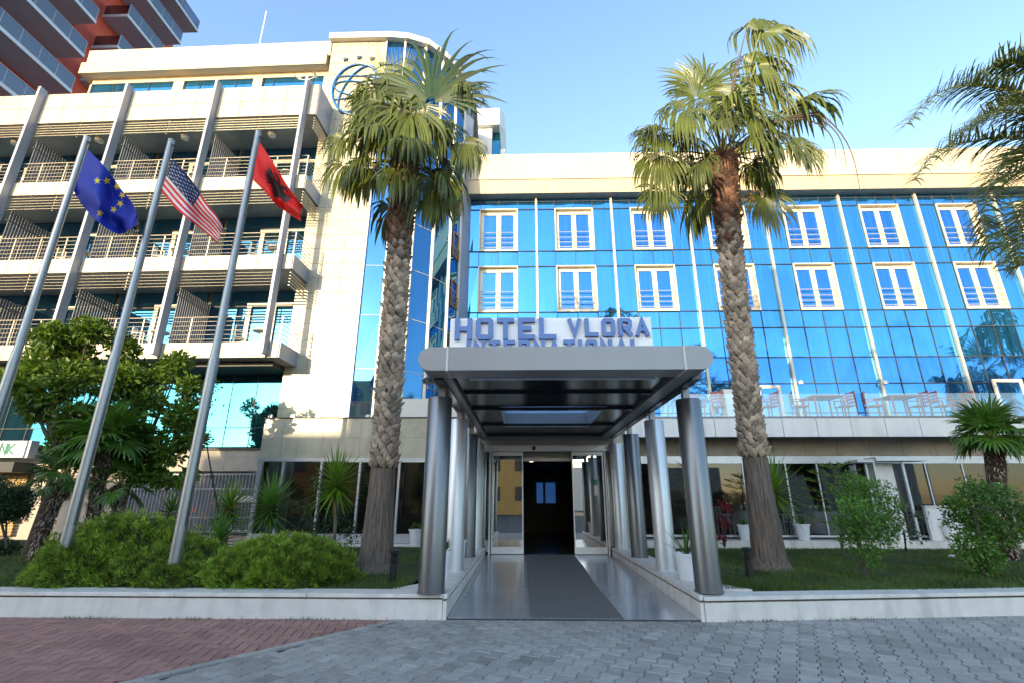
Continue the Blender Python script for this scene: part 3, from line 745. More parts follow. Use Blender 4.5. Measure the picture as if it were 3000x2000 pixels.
# ---- right wing
RY=22.0; rx_0,rx_1=-2.68,31.0
hz=[4.0,5.3,6.64,7.88,9.32,10.18,12.62,13.48,15.9,16.35,16.84]
MU=[.72+3.87*k for k in range(-1,8)]
def lights(m0): return [m0+.02]+[m0+.95,m0+1.93,m0+2.91]+[m0+3.87]
WN=[]
for bi,m0 in enumerate(MU):
    q=MB(); ls=lights(m0)
    for li,(a,b) in enumerate(zip(ls,ls[1:])):
        if b<rx_0 or a>rx_1: continue
        a_=max(a,rx_0)
        for zi,(c,d) in enumerate(zip(hz,hz[1:])):
            if li in (1,2) and zi in (5,7): continue
            t=rnd.uniform(-.012,.012); s=rnd.uniform(-.012,.012)
            m=1 if zi in (4,6) else (0 if zi>=3 else 2)
            q.add([(a_,RY+t,c),(b,RY-t,c),(b,RY+s,d),(a_,RY-s,d)],[(0,1,2,3)],m)
    q.build('facade_glass',[M['blue'],M['bluespan'],M['bluewin']],H)
    q=MB()
    for x in ls[1:-1]:
        if x<rx_0: continue
        for zi,(c,d) in enumerate(zip(hz,hz[1:])):
            if x==ls[2] and zi in (5,7): continue
            q.box(x-.014,x+.014,RY-.03,RY-.004,c,d)
    for zi,z in enumerate(hz[1:-1]): q.box(max(m0+.06,rx_0),m0+3.81,RY-.045,RY-.031,z-.018,z+.018)
    q.build('glazing_bar',M['joint'],H)
    if m0>rx_0:
        q=MB(); q.box(m0-.055,m0+.055,RY-.14,RY-.005,4.0,16.84); q.build('facade_mullion',M['fin'] if 0 else M['rail'],H,bevel=.01)
# windows
def make_window(xc,z0,z1):
    w=1.97; x0,x1=xc-w/2,xc+w/2
    q=MB(); t=.05; yf,yb=RY-.10,RY+.22
    q.box(x0,x1,yf,yb,z1-t,z1);q.box(x0,x1,yf,yb,z0,z0+t+.02);q.box(x0,x0+t,yf,yb,z0+t+.021,z1-t-.001);q.box(x1-t,x1,yf,yb,z0+t+.021,z1-t-.001)
    o=q.build('window',M['frame'],H)
    q=MB(); f=.16; a0,a1,b0,b1=x0+t+.001,x1-t-.001,z0+t+.022,z1-t-.001; y0,y1=RY+.12,RY+.19
    q.box(a0,a1,y0,y1,b1-.20,b1);q.box(a0,a1,y0,y1,b0,b0+.16)
    for c,d in ((a0,a0+f),(xc-.115,xc+.115),(a1-f,a1)): q.box(c,d,y0,y1,b0+.161,b1-.201)
    q.box(xc-.006,xc+.006,y0-.006,y0-.001,b0+.1,b1-.05,1)
    q.build('casement',[M['frame'],M['joint']],o)
    q=MB()
    for c,d in ((a0+f+.001,xc-.116),(xc+.116,a1-f-.001)): s=rnd.uniform(-.006,.006); q.add([(c,RY+.16,b0+.16),(d,RY+.16+s,b0+.16),(d,RY+.16+s,b1-.2),(c,RY+.16,b1-.2)],[(0,1,2,3)])
    q.build('pane',M['bluewin'],o)
    q=MB()
    for i in range(4): z=b0+.18+i*.27+(.04 if i==3 else 0); q.tube([(a0,RY+.0,z),(a1,RY+.0,z)],.017,6)
    q.build('guard_rail',M['rail'],o)
    return o
wproto={}
for r_i,(z0,z1) in enumerate(((10.17,12.63),(13.47,15.91))):
    base=None
    for m0 in MU:
        xc=m0+1.93
        if xc<-2 or xc>30: continue
        if base is None: base=make_window(xc,z0,z1); bx=xc
        else:
            c=copy_tree(base,H); c.location=(xc-bx,0,0)
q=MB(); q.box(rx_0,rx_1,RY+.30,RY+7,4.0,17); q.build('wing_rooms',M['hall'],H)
# eaves
ey=21.3; ez=lambda y:P(1900,y,ey).z
e0,e1,e2=ez(448),ez(521),ez(556)
q=MB(); panels(q,lambda u,v,z:Vector((u,ey+v,z)),rx_0-.2,rx_1,e1,e0,2.9,5,.03,.006); q.box(rx_0-.2,rx_1,ey+.001,ey+.4,e1,e0-.01,1); q.box(rx_0-.2,rx_1,ey+.41,RY+3,e1,e1+.3,0); q.build('roof_parapet',[M['panel'],M['joint']],H)
q=MB(); x=rx_0-.2
while x<rx_1:
    q.prism([(x+.004,ey+.02,e1-.002),(x+.004,ey+.16,e2),(x+.004,ey+.5,e2),(x+.004,ey+.5,e1-.002)],(1.0,0,0)); x+=1.008
q.build('eaves_panel',mat('shaded_eaves_panel',(.50,.40,.26),.45,0,.05,1),H)  # tan colour carries the shade of the down-facing slope
q=MB(); q.box(rx_0-.2,rx_1,ey+.162,RY+.3,e2-.001,e2+.05,0); q.box(rx_0-.2,rx_1,RY-.16,RY+.29,16.84,e2-.002,0); q.build('eaves_soffit',M['soffit'],H)
# terrace deck and fascia of the restaurant block
TYF=14.5
q=MB(); q.prism([(3.0,TYF+.04,3.45),(40,TYF+.04,3.45),(40,RY-.01,3.45),(3.0,RY-.01,3.45)],(0,0,.5)); q.build('terrace_deck',M['soffit'],H)
tz1=P(2500,1223,TYF).z; tz0=P(2500,1279,TYF).z
q=MB(); panels(q,lambda u,v,z:Vector((u,TYF+v,z)),2.95,40,tz0,tz1,.985,5,.03,.018,start=P(2288,1225,TYF).x-.985*4); q.box(2.95,40,TYF+.001,TYF+.039,tz0+.005,tz1-.005,1); q.build('terrace_fascia',[M['offwhite'],M['joint']],H)
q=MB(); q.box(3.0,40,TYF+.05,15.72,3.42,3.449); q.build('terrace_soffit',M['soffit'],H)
GY=15.55
bz1=P(2500,1288,GY).z; bz0=P(2500,1334,GY).z
q=MB(); panels(q,lambda u,v,z:Vector((u,GY+v,z)),3.0,40,bz0,3.42,.985,5,.03,.012,start=3.75); q.box(3.0,40,GY+.001,GY+.2,bz0,3.41,1); q.build('stone_lintel',[M['stone'],M['joint']],H)
hb=P(2500,1356,GY).z
q=MB(); q.box(3.0,40,GY-.03,GY+.12,hb,bz0-.06); q.box(3.0,40,GY+.0,GY+.12,bz0-.06,bz0-.001); q.build('glazing_head',M['alu'],H)
# balustrade right
bzt=P(2300,1152,TYF+.1).z
q=MB(); x=3.0; bp=[]
while x<22:
    bp.append(x); q.box(x+.012,x+.973,TYF+.094,TYF+.106,tz1+.03,bzt); x+=.985
b=q.build('glass_balustrade',M['clear'],H)
q=MB()
for x in bp: q.box(x-.07,x+.07,TYF+.06,TYF+.15,tz1+.002,tz1+.09)
q.build('glass_clamp',M['alu'],b)
q=MB()
for x in bp[::1]: q.box(x-.008,x+.008,TYF+.088,TYF+.093,tz1+.09,bzt)
q.build('glass_joint',M['clear'],b)
# restaurant glass front
gx=[3.05,4.35,5.55,6.75,7.9,9.05,10.2]+[P(x,1450,GY).x for x in (2610,)]+[]
gb=.62
fx=[3.05,4.3,5.6,6.7,8.0,8.95,10.1]
for a,b in zip(fx,fx[1:]): q=MB(); t=rnd.uniform(-.012,.012); q.add([(a,GY+.03,gb),(b,GY+.03+t,gb),(b,GY+.03+t,hb),(a,GY+.03,hb)],[(0,1,2,3)]); q.build('restaurant_pane',M['shopglass'],H)
fx2=[11.15,12.2,13.3,14.4,15.5,17,19,21,24]
for a,b in zip(fx2,fx2[1:]): q=MB(); t=rnd.uniform(-.012,.012); q.add([(a,GY+.03,gb),(b,GY+.03+t,gb),(b,GY+.03+t,hb),(a,GY+.03,hb)],[(0,1,2,3)]); q.build('restaurant_pane',M['shopglass'],H)
q=MB()
for x in fx+fx2: q.box(x-.018,x+.018,GY+.0,GY+.06,gb,hb)
q.box(3.0,24,GY-.01,GY+.1,gb-.06,gb-.001); q.build('restaurant_frame',M['alu'],H)
# pillar and folded glass screen
a,b=P(2562,1400,15.2).x,P(2603,1400,15.2).x
q=MB()
for c,d in ((.42,1.2),(1.21,1.98),(1.99,hb-.05)): q.box(a,b+.12,15.1,15.5,c,d)
q.build('restaurant_pillar',M['offwhite'],H)
for x,yy in ((2545,15.0),(2570,14.9),(2655,14.95)):
    q=MB(); p=P(x,1400,yy).x; q.box(p-.03,p+.03,yy,yy+.06,.42,hb+.0); q.build('screen_post',M['alu'],H)
q=MB(); p=P(2520,1400,15.0).x; q.box(p-.28,p+.22,14.98,15.0,.5,hb-.1); q.build('folded_screen',M['clear'],H)
q=MB(); p0=P(2558,1340,14.8).x;p1=P(2712,1340,14.8).x; q.box(p0,p1,14.7,15.2,hb+.02,hb+.12); q.box(p0-.5,p0-.01,14.75,15.2,hb-.02,hb+.06); q.build('screen_head',M['alu'],H)
q=MB(); q.box(p0+1.55,p0+2.8,15.35,15.45,.5,1.42); q.box(p0+1.52,p0+2.83,15.3,15.46,1.421,1.45); q.build('counter_panel',M['offwhite'],H)
q=MB(); q.box(2.98,24,14.95,GY-.02,.3,.5); q.build('restaurant_ledge',M['marble'],H)
# restaurant interior
q=MB(); q.box(3.0,26,21.2,21.3,.3,3.4); q.box(3.0,26,GY+.3,21.19,.3,.5); q.box(2.98,3.0,GY+.3,21.2,.3,3.4); q.box(3.0,26,GY+.3,21.2,3.36,3.41); q.build('restaurant_room',M['interior'],H)
q=MB(); q.box(7.9,8.5,20.3,20.9,.5,3.3); q.box(11.6,12.2,19.0,19.5,.5,3.3); q.box(16.5,18.2,19.8,20.1,1.0,3.2); q.box(4.2,7.0,21.0,21.19,1.6,3.3); q.build('room_column',M['stone'],H)
q=MB(); q.box(13.8,16.2,18.2,18.4,1.8,3.2); q.box(15.7,16.0,17.0,17.2,.5,3.2); q.box(11.9,12.0,16.5,16.6,.5,3.2); q.build('wood_panel',M['intwood'],H)
q=MB(); q.box(3.2,5.0,20.6,20.7,1.3,2.6);q.box(9.0,10.6,20.8,20.9,1.1,2.4); q.build('hanging_curtain',M['curtain'],H)
# terrace doors
for (xa,xb,yt) in ((2215,2283,1130),(2905,2992,1112)):
    X0,X1=P(xa,1150,RY).x,P(xb,1150,RY).x; zt=P(xb,yt,RY).z
    q=MB(); q.box(X0,X1,RY-.22,RY-.15,zt-.14,zt); q.box(X0,X0+.13,RY-.22,RY-.15,4.0,zt-.141); q.box(X1-.13,X1,RY-.22,RY-.15,4.0,zt-.141); o=q.build('terrace_door',M['frame'],H)
    q=MB(); q.quad((X0+.13,RY-.18,4.1),(X1-.13,RY-.18,4.1),(X1-.13,RY-.18,zt-.14),(X0+.13,RY-.18,zt-.14)); q.build('pane',M['bluewin'],o)
for x in (2338,2586):
    p=P(x,1122,RY-.2); q=MB(); q.lathe((p.x+.1,RY-.25,p.z),[(.02,-.05),(.09,-.04),(.1,.06),(.05,.12)],12); q.build('spotlight',M['plastic'],H,smooth=True)
# ---- entrance doors
DY=14.8
q=MB(); q.box(-1.27,2.66,DY-.08,DY+.12,2.96,3.14); q.build('door_header',M['alu'],H,bevel=.008)
q=MB(); c=P(1564,1311,DY-.1); q.lathe((0,0,0),[(.06,0),(.06,.02),(.035,.03)],16); q.v=[(c.x+a,DY-.08-cc,c.z+b) for a,b,cc in q.v]; q.build('door_sensor',M['blackmetal'],H)
q=MB(); q.box(-1.27,2.66,DY-.04,DY+.1,3.141,3.42); q.build('door_transom',M['canopy'],H)
D=.133
xL,xl,xr,xR=-.94,-.02,1.41,2.33
def leaf(x0,x1):
    q=MB(); s=.035
    q.box(x0,x0+s,DY-.02,DY+.02,D+.02,2.95); q.box(x1-s,x1,DY-.02,DY+.02,D+.02,2.95)
    q.box(x0+s,x1-s,DY-.02,DY+.02,2.84,2.95); q.box(x0+s,x1-s,DY-.02,DY+.02,D+.02,D+.20)
    o=q.build('sliding_door',M['alu'],H)
    q=MB(); q.quad((x0+s,DY,D+.2),(x1-s,DY,D+.2),(x1-s,DY,2.84),(x0+s,DY,2.84)); q.build('pane',M['doorglass'],o)
    return o
leaf(xL,xl); lr=leaf(xr,xR)
q=MB(); q.box(2.03,2.13,DY-.012,DY-.008,1.72,2.0,0); q.box(2.02,2.14,DY-.012,DY-.008,2.02,2.16,1); q.build('door_sticker',[M['white'],M['green']],H)
for xa,xb in ((-1.25,xL-.06),(xR+.06,2.64)): q=MB(); q.quad((xa,DY+.06,.2),(xb,DY+.06,.2),(xb,DY+.06,2.95),(xa,DY+.06,2.95)); q.build('side_pane',M['doorglass'],H)
q=MB()
for x in (-1.26,xL-.05,xR+.05,2.65): q.box(x-.025,x+.025,DY-.03,DY+.11,D,2.955)
q.build('door_post',M['alu'],H)
q=MB(); q.box(-1.62,-1.29,DY-.02,AY+.0,.3,3.42); q.box(2.69,3.02,DY-.02,AY+.02,.3,3.42); q.build('portal_wall',M['tile'],H)
# lobby
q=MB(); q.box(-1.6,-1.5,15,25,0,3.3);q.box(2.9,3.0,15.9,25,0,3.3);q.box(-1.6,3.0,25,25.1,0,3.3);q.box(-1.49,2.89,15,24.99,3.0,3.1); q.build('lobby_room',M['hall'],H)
q=MB(); q.box(-1.49,2.89,14.86,24.99,.0,D-.003); q.build('lobby_floor',M['hallfloor'],H)
q=MB()
for x0,x1 in ((1572,1591),(1598,1627)):
    a_=P(x0,1440,24.9);b_=P(x1,1440,24.9); q.box(a_.x,b_.x,24.9,24.95,P(1600,1472,24.9).z,P(1600,1412,24.9).z)
q.build('lobby_window',M['screen'],H)
q=MB()
for x,y in ((1559,1351),(1555,1362)):
    p=P(x,y,19.); q.lathe((p.x,19,2.97),[(.04,0),(.04,.029)],10)
q.build('lobby_downlight',M['lamp'],H)
q=MB(); q.box(-.6,-.2,20,20.4,.13,3.0); q.build('lobby_column',M['stone'],H)
# ============================================================ RED TOWER
RT=thing('apartment_tower',(-38,24,0),'tall red apartment tower with grey balcony slabs and blue glass rails behind the hotel','building')
q=MB(); q.box(-50,-32,6,33.5,0,50); q.build('tower_wall',M['redwall'],RT)
lv=[24.2,27.27,30.36,33.45,36.55,39.65,42.75,45.9]
def tower_balc(y0,y1,z,x=-30.0,xw=-32.0):
    q=MB(); q.box(xw,x,y0,y1,z,z+.26); o=q.build('balcony',M['slab'],RT)
    q=MB(); n=max(1,int((y1-y0)/1.1)); w=(y1-y0-.1)/n
    for i in range(n): q.box(x-.08,x-.06,y0+.05+i*w+.02,y0+.05+(i+1)*w-.02,z+.34,z+1.25)
    for yy in (y0+.06,y1-.08): q.box(xw+.02,x-.09,yy,yy+.02,z+.34,z+1.25)
    q.build('glass_rail',M['towerglass'],o)
    q=MB(); q.box(x-.1,x-.04,y0+.03,y1-.03,z+1.27,z+1.32)
    for i in range(n+1): q.box(x-.1,x-.05,y0+.04+i*w,y0+.08+i*w,z+.26,z+1.27)
    q.build('rail_frame',M['fin'],o)
for z in lv[:-1]: tower_balc(12,25.1,z-3.1*0)
tower_balc(20.5,25.1,lv[0]-3.1)
for z,y0,y1 in ((33.45,27,33),(30.36,27,33),(36.55,27,33),(39.65,24.9,32.1),(42.75,25.5,33.5)): tower_balc(y0,y1,z,-30.0,-32.0)
for z in lv:
    q=MB(); q.box(-31.98,-31.9,24.2,25.4,z+.3,z+2.3); q.box(-31.98,-31.9,30.5,32,z+.3,z+2.4); q.box(-31.99,-31.93,13,22.6,z+.3,z+2.5); q.build('tower_window',M['hall'],RT)
# ============================================================ BUILDINGS ACROSS THE STREET (behind the camera: they shade the forecourt and mirror in the doors)
AB=thing('apartment_block',(-14,-34,0),'ochre flat-roofed block across the street mirrored in the entrance glass','building')
q=MB(); q.box(-26,0,-40,-28,0,17.0); q.box(-33,-26.01,-40,-28,0,13.4); q.box(-38,-33.01,-40,-28,0,12.6); q.box(-60,-38.01,-40,-28,0,8.0); q.build('block_wall',M['yellow'],AB)
q=MB()
for x in range(-58,0,3):
    for z in (1.5,4.7,7.9,11.1):
        if (x<-38 and z>5) or (x<-33 and z>9): continue
        q.box(x,x+1.3,-27.99,-27.95,z,z+1.5)
q.build('block_windows',M['hall'],AB)
q=MB(); q.box(3,30,-60,-50,0,6.5); q.box(36,60,-56,-46,0,8); tag(q.build('street_house',M['offwhite'],loc=(20,-55,0)),'low pale houses far across the street mirrored in the glass','building')
# ============================================================ FLAGS
PY=8.2
poles=[((250,405),(325,1052)),((505,415),(0,0)),((757,392),(620,1040))]
PXs=[-9.12,-7.30,-5.49]; PT=[8.78,8.67,8.84]
labs=['galvanised steel flagpole flying the blue flag with gold stars','galvanised steel flagpole flying the striped red and white flag','galvanised steel flagpole flying the red flag with the black eagle']
for X,zt,lb in zip(PXs,PT,labs):
    t=thing('flagpole',(X,PY,.3),lb,'flagpole','flagpoles behind the garden wall')
    q=MB(); q.lathe((X,PY,0),[(.084,.25),(.082,3.92),(.070,4.12),(.066,4.14),(.060,zt)],20); q.lathe((X,PY,0),[(.13,.3),(.13,.34),(.10,.36)],16); q.build('pole',M['pole'],t,smooth=True)
    q=MB(); q.lathe((X,PY,0),[(.066,zt),(.066,zt+.03),(.03,zt+.05)],14); q.build('cap',M['pole'],t)
    q=MB(); q.tube([(X+.085,PY-.03,1.2),(X+.10,PY-.03,4.2),(X+.075,PY-.03,zt-.1)],.005,4); q.tube([(X+.11,PY-.04,1.2),(X+.13,PY-.04,4.2),(X+.10,PY-.04,zt-.1)],.005,4); q.tube([(X+.05,PY-.02,zt-.08),(X+.12,PY-.02,zt-.14)],.02,6); q.build('halyard',M['blackmetal'],t)
def inpoly(x,y,pl):
    c=False; n=len(pl)
    for i in range(n):
        x1,y1=pl[i]; x2,y2=pl[i-1]
        if (y1>y)!=(y2>y) and x<(x2-x1)*(y-y1)/(y2-y1)+x1: c=not c
    return c
def bez(pts,t):
    pts=[Vector(p) for p in pts]
    # catmull through points
    n=len(pts)-1; f=min(t*n,n-1e-6); i=int(f); f-=i
    p0=pts[max(i-1,0)];p1=pts[i];p2=pts[i+1];p3=pts[min(i+2,n)]
    return .5*((2*p1)+(p2-p0)*f+(2*p0-5*p1+4*p2-p3)*f*f+(3*p1-p0-3*p2+p3)*f**3)
def flag(name,top,bot,colf,mats,label,nu=150,nv=100,amp=.06,ph=0):
    q=MB(); V_=[]; PXY=[]
    for j in range(nv+1):
        for i in range(nu+1):
            u=i/nu; v=j/nv
            a=bez(top,u); b=bez(bot,u); p=b.lerp(a,v)
            dy=amp*min(1,u*3)*(math.sin(u*7+v*5+ph)+.5*math.sin(u*3-v*9+ph*2)+.25*math.sin(u*19+v*7+ph))
            w=P(p.x,p.y,PY-.09+dy); V_.append(w); PXY.append((p.x,p.y))
    for j in range(nv):
        for i in range(nu):
            k=j*(nu+1)+i; q.f.append((k,k+1,k+nu+2,k+nu+1)); q.m.append(colf((i+.5)/nu,(j+.5)/nv,PXY[k])); q.t.append(1)
    q.v=[tuple(p) for p in V_]
    o=q.build(name,mats,loc=V_[0],smooth=True); tag(o,label,'flag','flags flying on the three poles')
    s=o.modifiers.new('cloth','SOLIDIFY'); s.thickness=.004
    return o
stars=[starpts(x,y,11.5,math.pi+.15*i) for i,(x,y) in enumerate(((284,530),(312,530),(341,547),(357,573),(351,597),(332,614),(293,625)))]
def eu(u,v,p):
    for s in stars:
        if inpoly(p[0],p[1],s): return 1
    return 0
flag('blue_starred_flag',[(256,437),(312,495),(357,558),(390,600),(408,656)],[(216,560),(240,600),(275,640),(318,672),(352,688)],eu,[M['fblue'],M['fgold']],'deep blue flag with a ring of gold stars on the left pole',ph=.4,amp=.16)
usst=[starpts(.035+.066*i+(.033 if j%2 else 0),.51+.05*j,.018) for j in range(9) for i in range(6 if j%2==0 else 5)]
def us(u,v,p):
    if u<.4 and v>6/13:
        for s in usst:
            if abs(u-s[0][0])<.03 and abs(v-s[0][1])<.05 and inpoly(u,v,s): return 1
        return 2
    return 0 if int(v*13)%2==0 else 1
flag('striped_flag',[(506,464),(560,527),(604,594),(636,634),(654,665)],[(472,560),(520,616),(560,648),(602,682),(636,713)],us,[M['fred'],M['fwhite'],M['fnavy']],'red and white striped flag with a navy starred corner on the middle pole',ph=1.7,amp=.13,nu=200,nv=130)
half_e=[(0,.02),(.05,.12),(.10,.10),(.06,.20),(.13,.17),(.10,.27),(.17,.22),(.16,.31),(.30,.18),(.27,.28),(.36,.22),(.31,.34),(.41,.31),(.33,.42),(.43,.42),(.33,.50),(.43,.53),(.33,.58),(.42,.64),(.31,.66),(.38,.74),(.27,.72),(.20,.66),(.12,.62),(.08,.66),(.10,.74),(.18,.75),(.22,.72),(.20,.80),(.12,.86),(.05,.82),(.02,.72),(0,.70)]
eag=half_e+[(-x,y) for x,y in reversed(half_e)]
def al(u,v,p): return 1 if inpoly((u-.40)*1.75,(v-.5)*1.15+.42,eag) else 0
flag('red_eagle_flag',[(760,415),(803,482),(848,553),(872,585),(887,603)],[(740,527),(775,562),(812,602),(848,628),(880,648)],al,[M['fred'],M['fblack']],'bright red flag with a black two-headed eagle on the right pole',ph=3.0,amp=.12)
# ============================================================ VEGETATION HELPERS
Zup=Vector((0,0,1))
def rv(s=1.0): 
    while True:
        v=Vector((rnd.uniform(-1,1),rnd.uniform(-1,1),rnd.uniform(-1,1)))
        if .05<v.length<1: return v.normalized()*s
def perp(d,hint):
    n=hint-d*hint.dot(d)
    if n.length<.05: n=Vector((.3,-1,.2))-d*Vector((.3,-1,.2)).dot(d)
    return n.normalized()
def fan(mb,hub,d,nrm,size,nseg=30,spread=R(115),droop=.7,m=0,t=1.0,cup=.15,split=.58):
    d=d.normalized(); nrm=perp(d,nrm); sd_=d.cross(nrm)
    dth=2*spread/(nseg-1)
    for i in range(nseg):
        a=-spread+i*dth+rnd.uniform(-.01,.01)
        dr=(d*math.cos(a)+sd_*math.sin(a)+nrm*cup*abs(math.sin(a))).normalized()
        Ln=size*(.78+.22*math.cos(a*.8))*rnd.uniform(.82,1.08)
        if droop>.5 and rnd.random()<.06: continue
        side_=(sd_*math.cos(a)-d*math.sin(a))
        ss=[.06,.3,split,.68,.79,.9,1.0]; pos=hub+dr*(.06*Ln); prev=.06; vs=[]; dd=droop*(rnd.uniform(.75,1.2)+(.6 if rnd.random()<.12 else 0))
        tw=t*rnd.uniform(.8,1.2)
        for s in ss:
            b=max(0,(s-.40)/.60); b=min(.99,dd*1.3*b**.62)
            cd=(dr*(1-b)+Vector((0,0,-1))*b*1.05); cd=cd.normalized()
            pos=pos+cd*((s-prev)*Ln); prev=s
            inner=s*Ln*dth*.5
            w=inner if s<=split+.001 else split*Ln*dth*.5*(1-(s-split)/(1-split))**.8
            w=max(w,.0015)
            vs+=[pos-side_*w, pos+nrm*w*.55, pos+side_*w]
        n=len(ss); fs=[]
        for k in range(n-1):
            fs+=[(3*k,3*k+1,3*k+4,3*k+3),(3*k+1,3*k+2,3*k+5,3*k+4)]
        mb.add(vs,fs,m,tw)
def curve(a,b,bow,n=6):
    return [a.lerp(b,i/n)+bow*(4*(i/n)*(1-i/n)) for i in range(n+1)]
def frond(parent,base,hub,tip,nrm,size=None,droop=.7,mt='palm',nseg=30,t=1.0,spread=R(115),bow=.12,pr=.022):
    q=MB(); d=(tip-hub); sz=size or d.length
    fan(q,hub,d,nrm,sz,nseg,spread,droop,0,t)
    pts=curve(base,hub,Vector((0,0,bow)),6)
    q.tube(pts,[pr*1.6,pr*1.2,pr,pr*.9,pr*.8,pr*.7,pr*.6],6,1,t*rnd.uniform(.6,1.1))
    return q.build('frond',[M[mt],M['petiole']],parent)
def big_trunk(parent,x,y,z0,zb,zt,xt,yt,r0,rb,rt):
    def cx(z): f=(z-z0)/(zt-z0); return x+(xt-x)*f*f, y+(yt-y)*f*f
    q=MB(); prof=[]; n=36; k=26; vs=[]
    for i in range(k):
        f=i/(k-1); z=z0-.05+(zb-z0+.05)*f; r=rb+(r0-rb)*(1-f)**1.7+(.10*(1-f/.12)**2 if f<.12 else 0); c=cx(max(z,z0))
        for j in range(n):
            a=2*math.pi*j/n; rr=r*(1+.02*math.sin(a*9+f*3)+.022*math.sin(a*15-f*2)+rnd.uniform(-.014,.014)+(.05*abs(math.sin(a*5+1)) if f<.1 else 0)); vs.append((c[0]+rr*math.cos(a),c[1]+rr*math.sin(a),z))
    fs=[(i*n+j,i*n+(j+1)%n,(i+1)*n+(j+1)%n,(i+1)*n+j) for i in range(k-1) for j in range(n)]+[tuple(range(n-1,-1,-1))]
    q.add(vs,fs); q.build('trunk',M['bark'],parent,smooth=True)
    q=MB(); pts=[];rs=[]
    for i in range(20):
        f=i/19; z=zb-.03+(zt-zb)*f; c=cx(z); pts.append((c[0],c[1],z)); rs.append((rb*.98+(rt-rb)*max(0,(f-.55)/.45)**1.5)-.02)
    rs[-1]*=.6
    q.tube(pts,rs,18); q.build('trunk_core',M['fibre'],parent,smooth=True)
    q=MB(); z=zb+.0; row=0
    while z<zt-.05:
        f=(z-zb)/(zt-zb); c=cx(z); r=rb+(rt-rb)*max(0,(f-.55)/.45)**1.5-.02
        nn=9; dark=f>.62
        for j in range(nn):
            a=2*math.pi*(j+(.5 if row%2 else 0))/nn+row*.13+rnd.uniform(-.05,.05)
            er=Vector((math.cos(a),math.sin(a),0)); et=Vector((-math.sin(a),math.cos(a),0)); o=Vector((c[0],c[1],z))
            w=.10*r/.25*rnd.uniform(.8,1.1); h=.15*rnd.uniform(.85,1.2); out=rnd.uniform(.04,.095)*(1.35 if rnd.random()<.12 else 1); sk=rnd.uniform(-.03,.03)
            if f<.03: out+=.03
            p=[o+er*(r-.035)-Zup*.03+et*sk, o+er*(r+.012)+et*w*.95+Zup*h*.45, o+er*(r+out)+et*(w*.35+sk)+Zup*h, o+er*(r+out)-et*(w*.35-sk)+Zup*h, o+er*(r+.012)-et*w*.95+Zup*h*.45, o+er*(r+out*.7)+et*sk+Zup*h*.45]
            b=[o+er*(r-.03)+et*w*.5+Zup*h*.8,o+er*(r-.03)-et*w*.5+Zup*h*.8]
            tv=rnd.uniform(.5,1.35)*(1 if not dark else rnd.uniform(.35,.8))  # upper brown bases darkened further: crown shade put into the tint
            m=0 if f<.66+rnd.uniform(-.06,.1) else 1
            if f>.93: m=1; tv=rnd.uniform(.9,1.6)  # sunlit orange below the crown put into material and tint
            q.add(p+b,[(0,1,5),(1,2,5),(2,3,5),(3,4,5),(4,0,5),(2,1,6),(3,2,6,7),(4,3,7),(1,0,6),(0,4,7)],m,tv)
        z+=.083; row+=1
    q.build('leaf_bases',[M['boot'],M['bootdark']],parent)
def palm(label,x,y,zb,zt,xt,yt,leaves,extra,tones):
    T=thing('fan_palm',(x,y,.3),label,'palm tree','tall fan palms flanking the porch')
    big_trunk(T,x,y,.3,zb,zt,xt,yt,.335,.245,.33)
    C=Vector((xt,yt,zt))
    for lf in leaves:
        (hx,hy),(tx,ty),dy,dz,face,dr,mt,sc=lf
        hub=P(hx,hy,yt+dy); tip=P(tx,ty,yt+dz)
        nrm={'c':Vector((0,-1,.35)),'u':Vector((0,-.35,1)),'l':Vector((-1,-.6,.3)),'r':Vector((1,-.6,.3)),'d':Vector((0,-1,-.3))}[face]
        base=C+Vector(((hub-C).x*.06,(hub-C).y*.06,.05))
        frond(T,base,hub,tip,nrm,max(1.08,(tip-hub).length*sc*1.18),dr,mt,42,rnd.uniform(.8,1.2),R(118) if mt!='palmyellow' else R(24))
    for i in range(extra):
        az=i*2.39996+rnd.uniform(-.2,.2); f=(i+.5)/extra; el=R(78)-R(125)*f+rnd.uniform(-.12,.12)
        dv=Vector((math.cos(az)*math.cos(el),math.sin(az)*math.cos(el),math.sin(el)))
        ln=rnd.uniform(.75,1.1)
        base=C+Vector((dv.x*.15,dv.y*.15,-.1 if el<0 else .1)); hub=base+dv*ln
        d2=(dv+Vector((0,0,-.15-.5*f))).normalized()
        frond(T,base,hub,hub+d2*rnd.uniform(1.0,1.3),Zup+dv*.3,None,.82+.2*f,'palm',30,rnd.uniform(.7,1.15),R(110))
    return T
B1=(-2.84,10.1)
